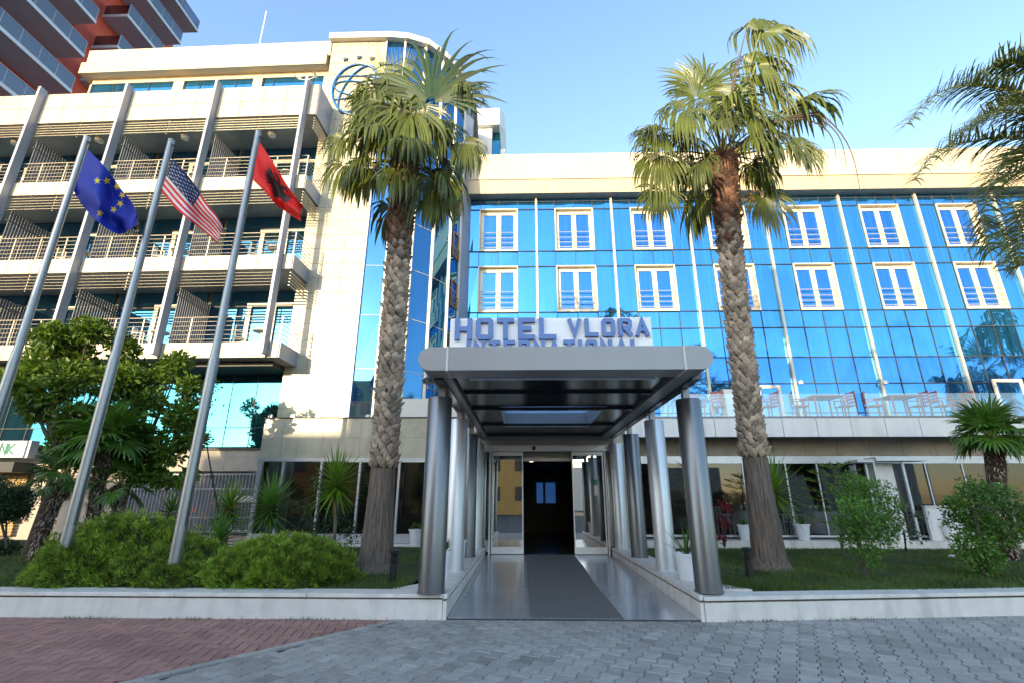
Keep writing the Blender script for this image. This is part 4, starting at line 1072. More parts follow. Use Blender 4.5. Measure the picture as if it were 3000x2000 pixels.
lv1=[((1262,300),(1225,135),.1,.25,'d',.42,'leafdeep',1.0),  # darker leaf material stands for this frond's shaded underside
((1168,300),(1155,170),.3,.45,'c',.0,'palmyellow',1.0),
((1105,300),(1010,215),-.2,-.5,'c',.9,'palm',1.1),
((1120,270),(1085,190),.2,.4,'c',.8,'palm',1.0),
((1010,405),(935,440),-.1,-.3,'c',.95,'palm',1.1),
((1110,392),(1025,420),-.5,-.8,'c',.55,'palm',1.0),
((1350,262),(1440,262),.1,.2,'u',.85,'palm',1.1),
((1320,290),(1395,215),.5,.7,'c',.5,'palm',1.0),
((1360,420),(1440,450),-.3,-.5,'c',1.0,'palm',1.15),
((1365,425),(1400,500),.3,.5,'c',1.0,'palm',1.0),
((1270,520),(1300,630),-.1,-.3,'c',.9,'palm',1.2),
((1010,480),(985,570),.2,.2,'c',.95,'palm',1.1),
((1085,490),(1060,580),.1,.0,'c',.9,'palm',1.1),
((1150,340),(1130,450),-.6,-1.0,'c',.8,'palm',1.0),
((1205,330),(1210,430),-.7,-1.1,'c',.8,'palm',1.1),
((1250,370),(1290,440),-.4,-.8,'c',.9,'palm',1.1),
((1070,350),(1000,330),.3,.4,'c',.8,'palm',1.1),
((1230,500),(1225,600),.5,.6,'c',.9,'palm',1.0),
((1300,370),(1380,360),.2,.1,'u',.9,'palm',1.1),
((1130,300),(1150,390),-.5,-.9,'c',.85,'palm',1.0)]
palm('tall fan palm left of the porch, crown in front of the rounded glass tower',B1[0],B1[1],2.19,9.5,-2.92,10.1,lv1,16,None)
lv2=[((2228,95),(2310,60),.1,.1,'c',.95,'palm',2.0),
((2215,190),(2280,150),.2,.2,'c',1.0,'palm',1.8),
((2071,262),(2095,165),.1,.25,'c',.35,'palm',1.0),
((2040,290),(1980,215),-.2,-.3,'c',.45,'palm',1.1),
((1925,388),(1835,365),-.1,-.2,'u',.75,'palm',1.1),
((1930,392),(1850,430),-.2,-.5,'c',.75,'palm',1.0),
((2018,318),(1935,365),-.6,-1.0,'c',.85,'palm',1.15),
((2214,338),(2300,380),-.6,-1.0,'c',.8,'palm',1.15),
((2335,308),(2440,262),.1,.2,'u',.75,'palm',1.15),
((2350,312),(2450,330),.2,.3,'c',.85,'palm',1.0),
((2225,260),(2290,215),.4,.5,'c',1.0,'palm',1.8),
((2330,420),(2430,450),-.2,-.4,'c',.95,'palm',1.1),
((2350,440),(2440,500),.2,.2,'c',.8,'palm',1.0),
((2270,400),(2340,440),-.4,-.8,'c',.95,'palm',1.1),
((1940,450),(1880,540),-.1,-.3,'c',.85,'palm',1.1),
((1935,560),(1900,640),-.1,-.1,'c',.7,'palm',1.1),
((2040,470),(1990,540),.2,.3,'c',.95,'palm',1.1),
((2236,575),(2290,660),-.1,-.2,'c',.7,'palm',1.2),
((2230,480),(2260,560),.3,.4,'c',.9,'palm',1.0),
((2060,560),(2050,650),.5,.6,'c',.9,'palm',1.0),
((2120,270),(2130,350),.5,.6,'c',.6,'palm',1.0),
((2090,300),(2080,380),-.5,-.7,'c',.85,'palm',1.0),
((2190,300),(2200,380),.4,.5,'c',.9,'palm',1.0)]
T2=palm('tall fan palm right of the porch, one long frond rising above its crown',4.84,10.6,2.44,9.9,5.16,10.6,lv2,15,None)
q=MB()
C=Vector((5.16,10.6,9.9))
for ex,ey,bx,by in ((2520,560,2400,330),(2480,490,2380,340),(2450,470,2360,350)):
    a=C+Vector((.1,0,.1)); b=P(bx,by,10.5); c=P(ex,ey,10.2)
    pts=[a.lerp(b,i/6)+Vector((0,0,.35*math.sin(math.pi*i/6))) for i in range(7)]+[b.lerp(c,i/8)+Vector((.25*math.sin(math.pi*i/8),0,.2*math.sin(math.pi*i/8))) for i in range(1,9)]
    q.tube(pts,[.022]*7+[.02-.0018*i for i in range(8)],5)
for ex,ey,bx,by in ((2165,155,2150,250),(2193,60,2165,200)):
    q.tube(curve(P(2135,360,10.4),P(ex,ey,10.3),Vector((-.05,0,0)),6),[.03,.026,.022,.02,.018,.012,.004],5)
q.build('flower_stalk',M['stalkdark'],T2)
def orange(cx,cy,n=260):
    q=MB()
    for i in range(n):
        p=P(rnd.gauss(cx,16),rnd.gauss(cy,45),10.35+rnd.uniform(-.1,.1)); d=rv(.05); e=rv(.012)
        q.add([p-e,p+e,p+d],[(0,1,2)],0,rnd.uniform(.7,1.4))
    q.build('dry_blossom',mat('dry_orange_blossom',(.45,.20,.08),.8,0,.2,3,tint=1),T2)
orange(2197,610)
# a further palm of the same kind beyond the right edge (it mirrors in the glass wing)
c=copy_tree(T2); c.location=(30,11.5,-1.0); c.rotation_euler=(0,0,1.1); c['label']='fan palm standing beyond the lawn and mirrored in the right end of the glass wing'
# ---- feather palm entering from the right
QX,QY,QZ=13.6,9.4,8.4
Q=thing('feather_palm',(QX,QY,.3),'feather palm with long arching fronds reaching in from the right edge','palm tree')
q=MB(); q.tube([(QX,QY,.25),(QX+.02,QY,4),(QX-.05,QY,QZ)],[.24,.18,.15],14); q.build('trunk',M['bark'],Q,smooth=True)
def feather(parent,pts,n=115,ln=.85,droop=.85,t=1.0,mt='palm'):
    q=MB(); N=24; P_=[bez(pts,i/N) for i in range(N+1)]
    q.tube(P_,[.03-.024*i/N for i in range(N+1)],6,1,rnd.uniform(.7,1.1))
    for i in range(n):
        f=.10+.9*i/n; c=bez(pts,f); d=(bez(pts,min(1,f+.02))-bez(pts,max(0,f-.02))).normalized()
        for s in (-1,1):
            sd_=d.cross(Zup).normalized()*s
            up=rnd.uniform(-.35,.75)
            dr=(sd_*.9+d*.55+Zup*up+rv(.12)).normalized(); L_=ln*(.55+.45*math.sin(math.pi*min(1,f*.9+.1)))*rnd.uniform(.8,1.1)
            pos=c.copy(); vs=[]; w0=.017; dd=droop*rnd.uniform(.6,1.15)
            wd=perp(dr,d)
            for k in range(6):
                b=min(.96,dd*(k/5)**1.1); cd=(dr*(1-b)-Zup*b).normalized(); 
                w=w0*(1-(k/5)**2)+.001; vs+=[pos-wd*w,pos+wd*w]; pos=pos+cd*(L_/5)
            q.add(vs,[(2*k,2*k+1,2*k+3,2*k+2) for k in range(5)],0,t*rnd.uniform(.7,1.25))
    return q.build('frond',[M[mt],M['petiole']],parent)
C=Vector((QX-.05,QY,QZ))
def qp(l,Y): return [C]+[P(x,y,Y+dy) for x,y,dy in l]
for l in ([(3060,300,0),(2930,262,0),(2830,250,0),(2730,285,-.1),(2650,370,-.2)],
          [(3070,420,.1),(2960,405,.1),(2850,415,.2),(2745,445,.2),(2680,530,.2)],
          [(3060,360,-.3),(2980,330,-.5),(2880,340,-.8),(2800,400,-1.0)],
          [(3080,500,.2),(2990,500,.2),(2910,540,.2),(2880,640,.2),(2900,740,.2)],
          [(3060,230,.3),(2990,190,.4),(2920,190,.5),(2850,240,.6)],
          [(3080,480,-.4),(3000,440,-.5),(2940,470,-.7),(2890,560,-.9)],
          [(3080,330,.6),(3000,300,.9),(2900,330,1.2),(2790,420,1.5)],
          [(3090,560,0),(3010,600,0),(2985,680,0),(2990,780,0)]):
    feather(Q,qp(l,QY))
for i in range(9):
    a=R(-100+i*24); dv=Vector((math.cos(a),math.sin(a),0)); feather(Q,[C,C+dv*.8+Zup*.9,C+dv*1.9+Zup*1.0,C+dv*2.8+Zup*.3,C+dv*3.2-Zup*.8],50)
# ---- small fan palms
def shaggy(q,pts,r,n,t0=.7):
    for i in range(n):
        f=rnd.random(); k=f*(len(pts)-1); j=min(int(k),len(pts)-2); c=pts[j].lerp(pts[j+1],k-j); a=rnd.uniform(0,6.28)
        e=Vector((math.cos(a),math.sin(a),0)); s=Vector((-math.sin(a),math.cos(a),0))*rnd.uniform(.008,.02)
        p=c+e*r*rnd.uniform(.75,1.0); tip=p+e*rnd.uniform(.02,.10)+Zup*rnd.uniform(-.16,.14)+s*rnd.uniform(-3,3)
        q.add([p-s,p+s,tip],[(0,1,2)],1,rnd.uniform(.35,1.3))
def small_palm(label,base,top,r,size,n,t=1.0,group=None,mt='leafdark',el0=80,el1=-35,pl=.45):
    T=thing('small_fan_palm',base,label,'palm tree',group)
    q=MB(); pts=[base+(top-base)*(i/5)+Vector((.03*math.sin(i*1.7),0,0)) for i in range(6)]
    q.tube(pts,[r*.85,r*.8,r*.8,r*.9,r,r*.9],12,0); shaggy(q,pts,r*1.05,900); q.build('trunk',[M['fibre'],M['boot']],T)
    for i in range(n):
        az=i*2.39996; f=(i+.5)/n; el=R(el0)-R(el0-el1)*f
        dv=Vector((math.cos(az)*math.cos(el),math.sin(az)*math.cos(el),math.sin(el)))
        hub=top+dv*pl*rnd.uniform(.8,1.15); frond(T,top+dv*.03,hub,hub+(dv+Vector((0,0,-.1-.25*f))).normalized()*size*rnd.uniform(.85,1.1),Zup+dv*.2+rv(.3),None,.22+.25*f,mt,26,t*rnd.uniform(.75,1.2),R(125),.04,.012)
    return T
small_palm('small fan palm with a shaggy grey trunk behind the right-hand leafy shrub',PZ(2960,1640,.3),P(2903,1285,11.7),.19,.62,24,1.3,None,'leafdark',85,-20,.42)
GP='small palms under the broadleaf trees'
small_palm('small fan palm with the lowest shaggy trunk, leftmost under the trees',P(88,1665,11.5)*1.0,P(190,1395,11.5),.15,.5,16,.9,GP)
small_palm('taller small fan palm with a fibrous trunk just right of the middle flagpole',P(252,1600,11.9),P(318,1290,11.9),.17,.85,18,1.3,GP)
small_palm('short fan palm with a folded upright leaf near the barred window',P(338,1560,12.3),P(352,1420,12.3),.13,.62,12,1.2,GP)
# ---- yuccas
def yucca(label,c,n,ln,t=1.0,stem=None,w=.026,group='spiky yuccas in the garden beds'):
    T=thing('yucca',(c.x,c.y,.3) if not stem else stem,label,'yucca',group)
    q=MB()
    for i in range(n):
        az=i*2.39996+rnd.uniform(-.1,.1); f=(i+.5)/n; el=R(82)-R(128)*f**.85
        dv=Vector((math.cos(az)*math.cos(el),math.sin(az)*math.cos(el),math.sin(el))); s=perp(dv,rv()); s=dv.cross(Zup).normalized()
        L_=ln*1.25*rnd.uniform(.8,1.1); vs=[]; pos=c+dv*.03+Vector((0,0,.10-.22*f))
        nn=s.cross(dv)
        for k in range(5):
            g=k/4; ww=w*(math.sin(math.pi*(.25+.75*g)))**.8 if g<1 else .001; ww=max(ww*(1.1-.6*g),.0012)
            vs+=[pos-s*ww,pos+nn*ww*.5*-1,pos+s*ww]; pos=pos+(dv-Zup*.35*g*f).normalized()*(L_/4)
        q.add(vs,[x for k in range(4) for x in ((3*k,3*k+1,3*k+4,3*k+3),(3*k+1,3*k+2,3*k+5,3*k+4))],0,t*rnd.uniform(.8,1.3)*(1.25 if f<.3 else 1))
    q.build('foliage',M['leaf' if t>1 else 'leafdark'],T)
    b=stem if stem else Vector((c.x,c.y,.28))
    q=MB(); q.tube([b,b.lerp(c,.5)+Vector((.02,0,0)),c],[.05,.035,.04] if stem else [.08,.07,.06],8); q.build('stem',M['bark'],T,smooth=True)
yucca('yucca on a slender bare stem in front of the dark annex glass',P(985,1418,11.2),120,.66,1.3,Vector(P(975,1640,11.2)))
yucca('largest spiky yucca rosette behind the two juniper bushes',P(672,1490,12.6),110,.62,1.1)
yucca('spiky yucca beside the left corner post of the annex glazing',P(792,1490,11.9),140,.66,1.0)
yucca('low yucca half sunk behind the gap between the juniper bushes',P(640,1585,11.0),80,.5,1.0)
yucca('small yucca in front of the barred window',P(500,1500,12.6),60,.42,1.0)
yucca('yucca showing on both sides of the right palm trunk',P(2270,1440,12.6),100,.75,1.2,Vector(P(2290,1640,12.6)))
yucca('small dark yucca between the right-hand porch columns',P(2020,1385,13.8),40,.45,.7)
# ---- leafy masses
def leafcloud(q,blobs,ls,m=0,t=1.0,shell=.55,up=.4):
    for (c,rx,rz,n) in blobs:
        bt=rnd.uniform(.8,1.2)
        for i in range(n):
            d=rv(); k=shell+(1-shell)*rnd.random()**.6; k*=1+.18*math.sin(d.x*5+c.x)*math.sin(d.z*6+c.z*3)
            p=c+Vector((d.x*rx*k,d.y*rx*k,d.z*rz*k))
            ax=(d*.7+rv(.7)+Zup*up*rnd.random()-Zup*.15).normalized(); s=perp(ax,rv()); n_=ax.cross(s); l=ls*rnd.uniform(.65,1.2); w=l*.24
            q.add([p,p+ax*l*.5+s*w+n_*w*.35,p+ax*l,p+ax*l*.5-s*w+n_*w*.35,p+ax*l*.5],[(0,1,4),(1,2,4),(2,3,4),(3,0,4)],m,t*bt*rnd.uniform(.7,1.3))
def pxb(l,Y,k,dens,sc=1.0,dy=.4):
    out=[]
    for x,y,r in l:
        for _ in range(3 if sc==1.0 else 1):
            yy=Y+rnd.uniform(-dy,dy)*(r/70); c=P(x+rnd.uniform(-.45,.45)*r,y+rnd.uniform(-.45,.45)*r,yy); s=(P(x+100,y,yy)-P(x,y,yy)).length/100; rr=r*s*(.62 if dens<2000 else .78) if sc==1.0 else r*s
            out.append((c,rr,rr*.85,int(dens*(rr**2))+20))
    return out
def tree(label,base,fork,blobs,ls,mt,group,Y,tr=.09):
    T=thing('broadleaf_tree',base,label,'tree',group)
    q=MB(); q.tube([base,base.lerp(fork,.5)+Vector((.05,0,0)),fork],[tr*1.25,tr,tr*.85],12)
    for c,rx,rz,n in blobs[::2]:
        mid=fork.lerp(c,.5)+Vector((0,0,-.12)); q.tube([fork,mid,c],[tr*.5,tr*.28,.012],6)
    q.build('trunk',M['wood'],T,smooth=True)
    q=MB(); leafcloud(q,blobs,ls,0,1.0,.25); q.build('crown',M[mt],T)
GT='broadleaf trees in front of the balcony wing'
tree('leafy broadleaf tree with the wide bright green crown, leftmost',P(78,1630,12.6),P(170,1330,12.3),
 pxb([(270,955,60),(150,1010,75),(370,1010,55),(60,1110,72),(190,1120,90),(330,1110,85),(125,1200,62),(240,1240,85),(340,1230,70),(200,1320,55),(300,1340,50),(230,1030,70),(110,1080,60)],12.3,3,1900),.17,'leaf',GT,12.3)
tree('narrower broadleaf tree whose crown touches the right flagpole',P(300,1580,13.0),P(400,1360,12.8),
 pxb([(515,1065,50),(450,1110,55),(560,1140,50),(430,1200,70),(520,1210,75),(400,1290,60),(490,1310,65),(560,1290,45),(410,1370,45),(540,1400,35),(470,1400,40)],12.8,3,1700),.17,'leaf',GT,12.8)
q=MB()
T=thing('slender_tree',P(640,1500,14.5),'sparse thin-leaved young tree mirrored beside the lower blue glass','tree')
q.tube([P(640,1500,14.5),P(610,1330,14.3),P(590,1180,14.2)],[.03,.02,.008],6); q.build('trunk',M['wood'],T)
q=MB(); leafcloud(q,pxb([(605,1180,38),(625,1130,28),(570,1250,34),(600,1290,30)],14.2,3,150),.10); q.build('crown',M['leafdark'],T)
def shrub(label,base,blobs,ls,mt,kindn='shrub',stem=.02,t=1.0,group=None,name='leafy_shrub',nst=3):
    T=thing(name,base,label,kindn,group)
    q=MB()
    for i in range(nst): 
        c=blobs[i%len(blobs)][0]; q.tube([base+rv(.03),base.lerp(c,.5),c],[stem,stem*.8,.006],6)
    q.build('stem',M['wood'],T)
    q=MB(); leafcloud(q,blobs,ls,0,t,.3); q.build('foliage',M[mt],T)
YS=9.3
shrub('bright leafy shrub on the right lawn, nearer the palm trunk',PZ(2537,1692,.3),pxb([(2500,1450,50),(2560,1440,45),(2480,1510,50),(2560,1510,65),(2610,1480,40),(2520,1570,55),(2590,1570,45),(2540,1630,35),(2500,1400,28),(2600,1530,40)],9.4,3,3400,1.0,.25),.062,'leafdark',t=1.35)
shrub('dense leafy shrub on the right lawn in front of the small fan palm',PZ(2890,1695,.3),pxb([(2850,1440,50),(2920,1470,60),(2830,1510,60),(2900,1540,70),(2950,1560,50),(2860,1600,60),(2920,1630,40),(2880,1660,30),(2800,1470,30),(2970,1500,30)],9.5,3,3400,1.0,.25),.075,'leafdark',t=1.15)
shrub('thin reddish bush between the two leafy shrubs',PZ(2655,1612,.3),pxb([(2650,1545,40),(2690,1510,28),(2640,1490,25),(2680,1570,25)],12.6,3,360),.07,'leafdeep',t=1.6,nst=2)
shrub('dark evergreen shrub behind the bare-stemmed yucca',P(930,1600,12.3),pxb([(900,1480,45),(960,1450,50),(1000,1500,50),(930,1540,60),(1010,1560,50),(960,1590,50),(880,1540,30),(940,1410,28)],12.3,3,900),.08,'leafdeep',t=1.3)
shrub('crimson-leaved shrub beside the front right column',P(2122,1600,12.6),pxb([(2122,1480,24),(2130,1530,26),(2115,1570,24)],12.6,3,1300,1.0,.2),.07,'redleaf')
shrub('dark clipped shrub cut by the left edge above the small ball',P(20,1600,10.2),pxb([(0,1440,50),(45,1470,50),(10,1500,45),(60,1500,28),(20,1460,60),(30,1490,50)],10.2,3,9000,1.0,.15),.055,'leafdeep',t=.9,name='clipped_shrub')
shrub('low clipped ball shrub at the foot of the left edge',P(28,1620,12.5),pxb([(20,1595,26),(45,1600,18),(5,1600,26)],12.5,3,12000,1.0,.1),.045,'leafdeep',t=1.2,name='clipped_shrub')
# layered conifer
T=thing('layered_conifer',P(2465,1625,12.8),'young tiered conifer with flat bright whorls beside the restaurant','tree')
q=MB(); b_=P(2470,1625,12.8); t_=P(2440,1360,12.8); q.tube([b_,t_],[.035,.012],8); q.build('trunk',M['wood'],T)
q=MB()
for y,r in ((1372,38),(1398,62),(1422,75),(1452,85),(1478,88),(1505,90),(1540,95)):
    f=(1625-y)/(1625-1360); c=b_.lerp(t_,f); rr=r*.0093
    for i in range(11):
        a=i*.571+y; e=Vector((math.cos(a),math.sin(a),.12)); 
        for k in range(26):
            s=rnd.random()**.7*rr; p=c+e*s+Vector((0,0,.10*(s/rr)**2)); d=(e*.5+rv(.8)); d.z=abs(d.z)*.4+.1; d=d.normalized()*rnd.uniform(.05,.09); w=perp(d.normalized(),rv())*.012
            q.add([p-w,p+w,p+d],[(0,1,2)],0,rnd.uniform(.8,1.4))
q.build('crown',M['leaf'],T)
# junipers
def juniper(label,lumps,n,base):
    T=thing('juniper_bush',base,label,'bush','low spreading junipers behind the garden wall')
    q=MB()
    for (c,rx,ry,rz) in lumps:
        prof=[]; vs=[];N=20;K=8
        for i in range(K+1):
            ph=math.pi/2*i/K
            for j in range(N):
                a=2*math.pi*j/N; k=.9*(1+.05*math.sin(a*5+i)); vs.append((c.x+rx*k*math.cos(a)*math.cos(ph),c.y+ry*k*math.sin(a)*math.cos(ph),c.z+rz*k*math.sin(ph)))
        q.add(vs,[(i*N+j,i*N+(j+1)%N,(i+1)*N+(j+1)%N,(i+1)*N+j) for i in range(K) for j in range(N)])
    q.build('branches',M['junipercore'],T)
    q=MB(); tot=sum(a[1]*a[3] for a in lumps)
    for (c,rx,ry,rz) in lumps:
        for i in range(int(n*rx*rz/tot)):
            a=rnd.uniform(0,2*math.pi); sp=rnd.random()**.8
            if math.sin(a)>.3 and rnd.random()<.5: a=-a
            ph=math.asin(sp)*1.0; d=Vector((math.cos(a)*math.cos(ph),math.sin(a)*math.cos(ph),math.sin(ph)))
            bump=1+.09*math.sin(a*6+ph*9+c.x*3)+.06*math.sin(a*13-ph*7)+.04*math.sin(a*29+ph*23)
            k=rnd.uniform(.86,1.0)*bump
            p=Vector((c.x+rx*k*d.x,c.y+ry*k*d.y,c.z+rz*k*d.z)); inside=False
            ax=(Vector((d.x/rx,d.y/ry,d.z/rz)).normalized()*.55+Vector((rnd.uniform(-.5,.5),rnd.uniform(-.5,.2),.35))).normalized()
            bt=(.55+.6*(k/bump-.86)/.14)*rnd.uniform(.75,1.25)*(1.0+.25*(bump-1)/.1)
            for _ in range(5):
                dd=(ax+rv(.55)).normalized(); l=rnd.uniform(.045,.10); w=perp(dd,rv())*.0058
                o=p+dd*.0; m_=o+dd*l*.5
                q.add([o,m_+w,o+dd*l,m_-w],[(0,1,2,3)],0,bt)
    q.build('foliage',M['juniper'],T)
E_=lambda x,y,Y:P(x,y,Y)
def lump(x0,x1,ytop,Y,ry):
    a=P(x0,1700,Y);b=P(x1,1700,Y); t=P((x0+x1)/2,ytop,Y); return (Vector(((a.x+b.x)/2,Y,.28)),(b.x-a.x)/2,ry,(t.z-.28)*1.10)
juniper('larger spreading juniper bush round the foot of the flagpoles',[lump(150,560,1530,9.25,1.15),lump(330,660,1580,9.3,1.1),lump(130,420,1600,9.0,.9),lump(280,600,1620,8.6,.62),lump(180,420,1650,8.5,.5),lump(90,330,1600,8.32,.40),lump(395,650,1655,8.28,.36)],25000,Vector((-6.5,9,.3)))
juniper('rounder juniper bush between the large juniper and the left palm trunk',[lump(640,1035,1585,9.0,1.05),lump(620,900,1600,8.9,.95),lump(700,1000,1630,8.55,.6)],17000,Vector((-3.9,8.9,.3)))
# wall-foot weeds
q=MB()
for i in range(420):
    x=rnd.choice([rnd.uniform(-7.2,-1.3),rnd.gauss(-4.6,.25),rnd.gauss(-2.9,.4),rnd.gauss(3.2,.25),rnd.gauss(4.6,.3),rnd.gauss(-6.2,.3)]); 
    if -1.2<x<2.5: continue
    y=bedge(x)-rnd.random()**2*.10; d=rv(.04); d.z=abs(d.z)+.01; q.add([(x-.004,y,0),(x+.004,y,0),(x+d.x,y+d.y*.5,d.z)],[(0,1,2)],0,rnd.uniform(.4,1))
kind(q.build('weeds',M['grass']),'stuff')
# ============================================================ POTS AND SMALL THINGS
def pot(label,c,r,h,plant,group='white plant pots'):
    T=thing('plant_pot',c,label,'plant pot',group)
    q=MB(); q.lathe(c,[(r*.68,0),(r*.72,.01),(r*.95,h*.9),(r*1.06,h*.9),(r*1.08,h),(r*.98,h),(r*.95,h*.93),(.01,h*.9)],28); q.build('pot',M['pot'],T,smooth=True)
    q=MB(); top=c+Vector((0,0,h*.9))
    if plant=='flower':
        leafcloud(q,[(top+Vector((0,0,.08)),r*.9,.12,260)],.05,0,1.2); q.build('plant',M['leaf'],T)
    else:
        n,ln=(26,.55) if plant=='agave' else (34,.28)
        for i in range(n):
            a=rnd.uniform(0,6.28); el=R(rnd.uniform(25,80)); dv=Vector((math.cos(a)*math.cos(el),math.sin(a)*math.cos(el),math.sin(el))); s=dv.cross(Zup).normalized(); pos=top.copy(); vs=[]; l=ln*rnd.uniform(.6,1.1)
            for k in range(5): w=.016*(1-(k/4)**2)+.001; vs+=[pos-s*w,pos+s*w]; pos=pos+(dv-Zup*.25*k/4).normalized()*l/4
            q.add(vs,[(2*k,2*k+1,2*k+3,2*k+2) for k in range(4)],0,rnd.uniform(.7,1.3))
        q.build('plant',M['leafdark'],T)
pot('white pot of small pale flowers on the ledge beside the left column',Vector((P(1205,1590,14.7).x,15.25,.351)),.21,.42,'flower')
pot('white pot with a green tuft just left of the right palm trunk',Vector((P(2182,1575,15.25).x,15.25,.501)),.17,.42,'tuft')
pot('white pot with a green tuft just right of the right palm trunk',Vector((P(2356,1575,15.25).x,15.25,.501)),.20,.44,'tuft')
pot('white pot with a green tuft behind the thin reddish bush',Vector((P(2785,1570,15.25).x,15.25,.501)),.17,.42,'tuft')
pot('large round white pot of sword leaves between the right-hand columns',Vector((2.73,8.98,.331)),.21,.42,'agave')
pot('slim white pot with a thin sprig behind the front left column',Vector((-1.36,8.82,.331)),.13,.46,'tuft')
pot('slim white pot with a thin sprig further back in the left column row',Vector((-1.36,11.1,.331)),.13,.46,'tuft')
def bollard(label,c,h=.5):
    T=thing('garden_light',c,label,'garden light','black bollard lights on the lawns')
    q=MB(); q.lathe(c,[(.06,0),(.06,h*.55),(.055,h*.56)],16); q.build('post',M['blackmetal'],T,smooth=True)
    q=MB()
    for i in range(4): q.lathe(c,[(.055,h*(.60+i*.08)),(.07,h*(.62+i*.08)),(.055,h*(.64+i*.08))],16)
    q.lathe(c,[(.05,h*.56),(.05,h*.92)],12); q.build('louvre',M['blackmetal'],T)
    q=MB(); q.lathe(c,[(.085,h*.92),(.09,h*.96),(.06,h)],16); q.build('cap',M['blackmetal'],T,smooth=True)
bollard('black bollard light on the grass at the foot of the left palm',PZ(1150,1705,.3))
bollard('black bollard light on the grass at the foot of the right palm',PZ(2198,1692,.3))
q=MB(); c=PZ(2350,1597,.3); q.box(c.x-.1,c.x+.1,c.y-.05,c.y+.05,.32,.46); q.box(c.x-.02,c.x+.02,c.y-.02,c.y+.02,.28,.319); tag(q.build('ground_floodlight',M['blackmetal'],loc=(c.x,c.y,.3),bevel=.01),'small square black floodlight in the grass by the restaurant ledge','floodlight')
q=MB(); c=PZ(2790,1632,.31); 
vs=[];N=8
for i in range(7):
    for j in range(N): ph=math.pi*i/6; a=2*math.pi*j/N; r_=.055*(1+rnd.uniform(-.3,.3)); vs.append((c.x+1.3*r_*math.sin(ph)*math.cos(a),c.y+r_*math.sin(ph)*math.sin(a),c.z+.04+.7*r_*math.cos(ph)))
q.add(vs,[(i*N+j,(i+1)*N+j,(i+1)*N+(j+1)%N,i*N+(j+1)%N) for i in range(6) for j in range(N)]); tag(q.build('crumpled_paper',M['paper'],loc=(c.x,c.y,.3)),'crumpled scrap of white paper lying on the right lawn','litter')
# surveillance cameras
def cctv(label,p,d,arm):
    T=thing('surveillance_camera',p,label,'security camera','white security cameras'); d=Vector(d).normalized()
    q=MB(); q.tube([p-d*.11,p+d*.10],.042,14); q.tube([p+d*.10,p+d*.12],.03,12,1); q.build('housing',[M['plastic'],M['blackmetal']],T,smooth=True)
    q=MB(); s=d.cross(Zup).normalized()*.045; u_=Vector((0,0,.046)); a=p-d*.12+u_; b=p+d*.15+u_; q.prism([a-s,a+s,b+s,b-s],(0,0,.008)); q.build('sun_shield',M['plastic'],T)
    q=MB(); q.tube([p-Vector((0,0,.03)),p+Vector((0,0,-.09)),Vector(arm)],.014,6); q.build('bracket',M['plastic'],T)
pp=Vector((-1.50,7.45,3.36)); cctv('white security camera on top of the front left porch column',pp,(-.35,-.9,-.15),(-1.40,7.60,3.24))
p=L(-.35,-.36,18.25); cctv('white security camera facing left on the top of the last balcony fin',p,(-.9,-.3,-.1),L(-.02,-.33,18.1))
p=L(.35,-.36,18.3); cctv('white security camera facing forward on the top of the last balcony fin',p,(.1,-1,-.15),L(.02,-.33,18.1))
# bank sign and plaque
T=thing('bank_sign',L(-12.5,.8,2.9),'white shop sign with green letters above the yellow shutter, cut by the left edge','sign')
u1,z1=PL(80,1290,.85); _,z0=PL(40,1338,.85)
q=MB(); q.box(-15.6,u1,.85,1.2,z0,z1,0,L); q.box(u1,u1+.12,.9,1.2,z0-.02,z1+.02,1,L); q.build('sign_box',[M['signwhite'],M['fin']],T)
a=PL(-48,1325,.84)[0]; b=PL(46,1305,.84)[0]; c_,zt_=PL(20,1298,.84); _,zb_=PL(20,1328,.84)
wts=[1,1,1,1]; cw=(b-a)/3.75
for i,ch in enumerate('BANK'):
    q=MB(); x0=a+i*cw*.97; wd=cw*.72
    for si,s in enumerate(GL[ch]):
        stroke(q,[(x0+pp_[0]*wd,zb_+pp_[1]*(zt_-zb_)) for pp_ in s],.055,lambda x,y,d,si=si:L(x,.848-d-.001*si,y),.02)
    q.build('letter',M['green'],T)
T=thing('wall_plaque',L(-7,1.7,1.9),'dark polished plaque with small pale lettering on the stone wall beside the shutter','sign')
a,zt_=PL(165,1408,1.7); b,zb_=PL(240,1462,1.7)
q=MB(); q.box(a,b,1.66,1.70,zb_,zt_,0,L); q.build('slab',M['granite'],T)
q=MB()
for r_,txt in enumerate((('IN','BANKA'),('E','LIBRA'),('VA','HRE'))):
    for ci,wd in enumerate(txt):
        x=a+.12+ci*.30; zz=zt_-.13-r_*.15
        for ch in wd:
            for s in GL.get(ch,[]): stroke(q,[(x+pp_[0]*.05,zz+pp_[1]*.06) for pp_ in s],.012,lambda x_,y_,d:L(x_,1.658-d,y_),.003)
            x+=.068
q.build('lettering',M['plaquetext'],T)
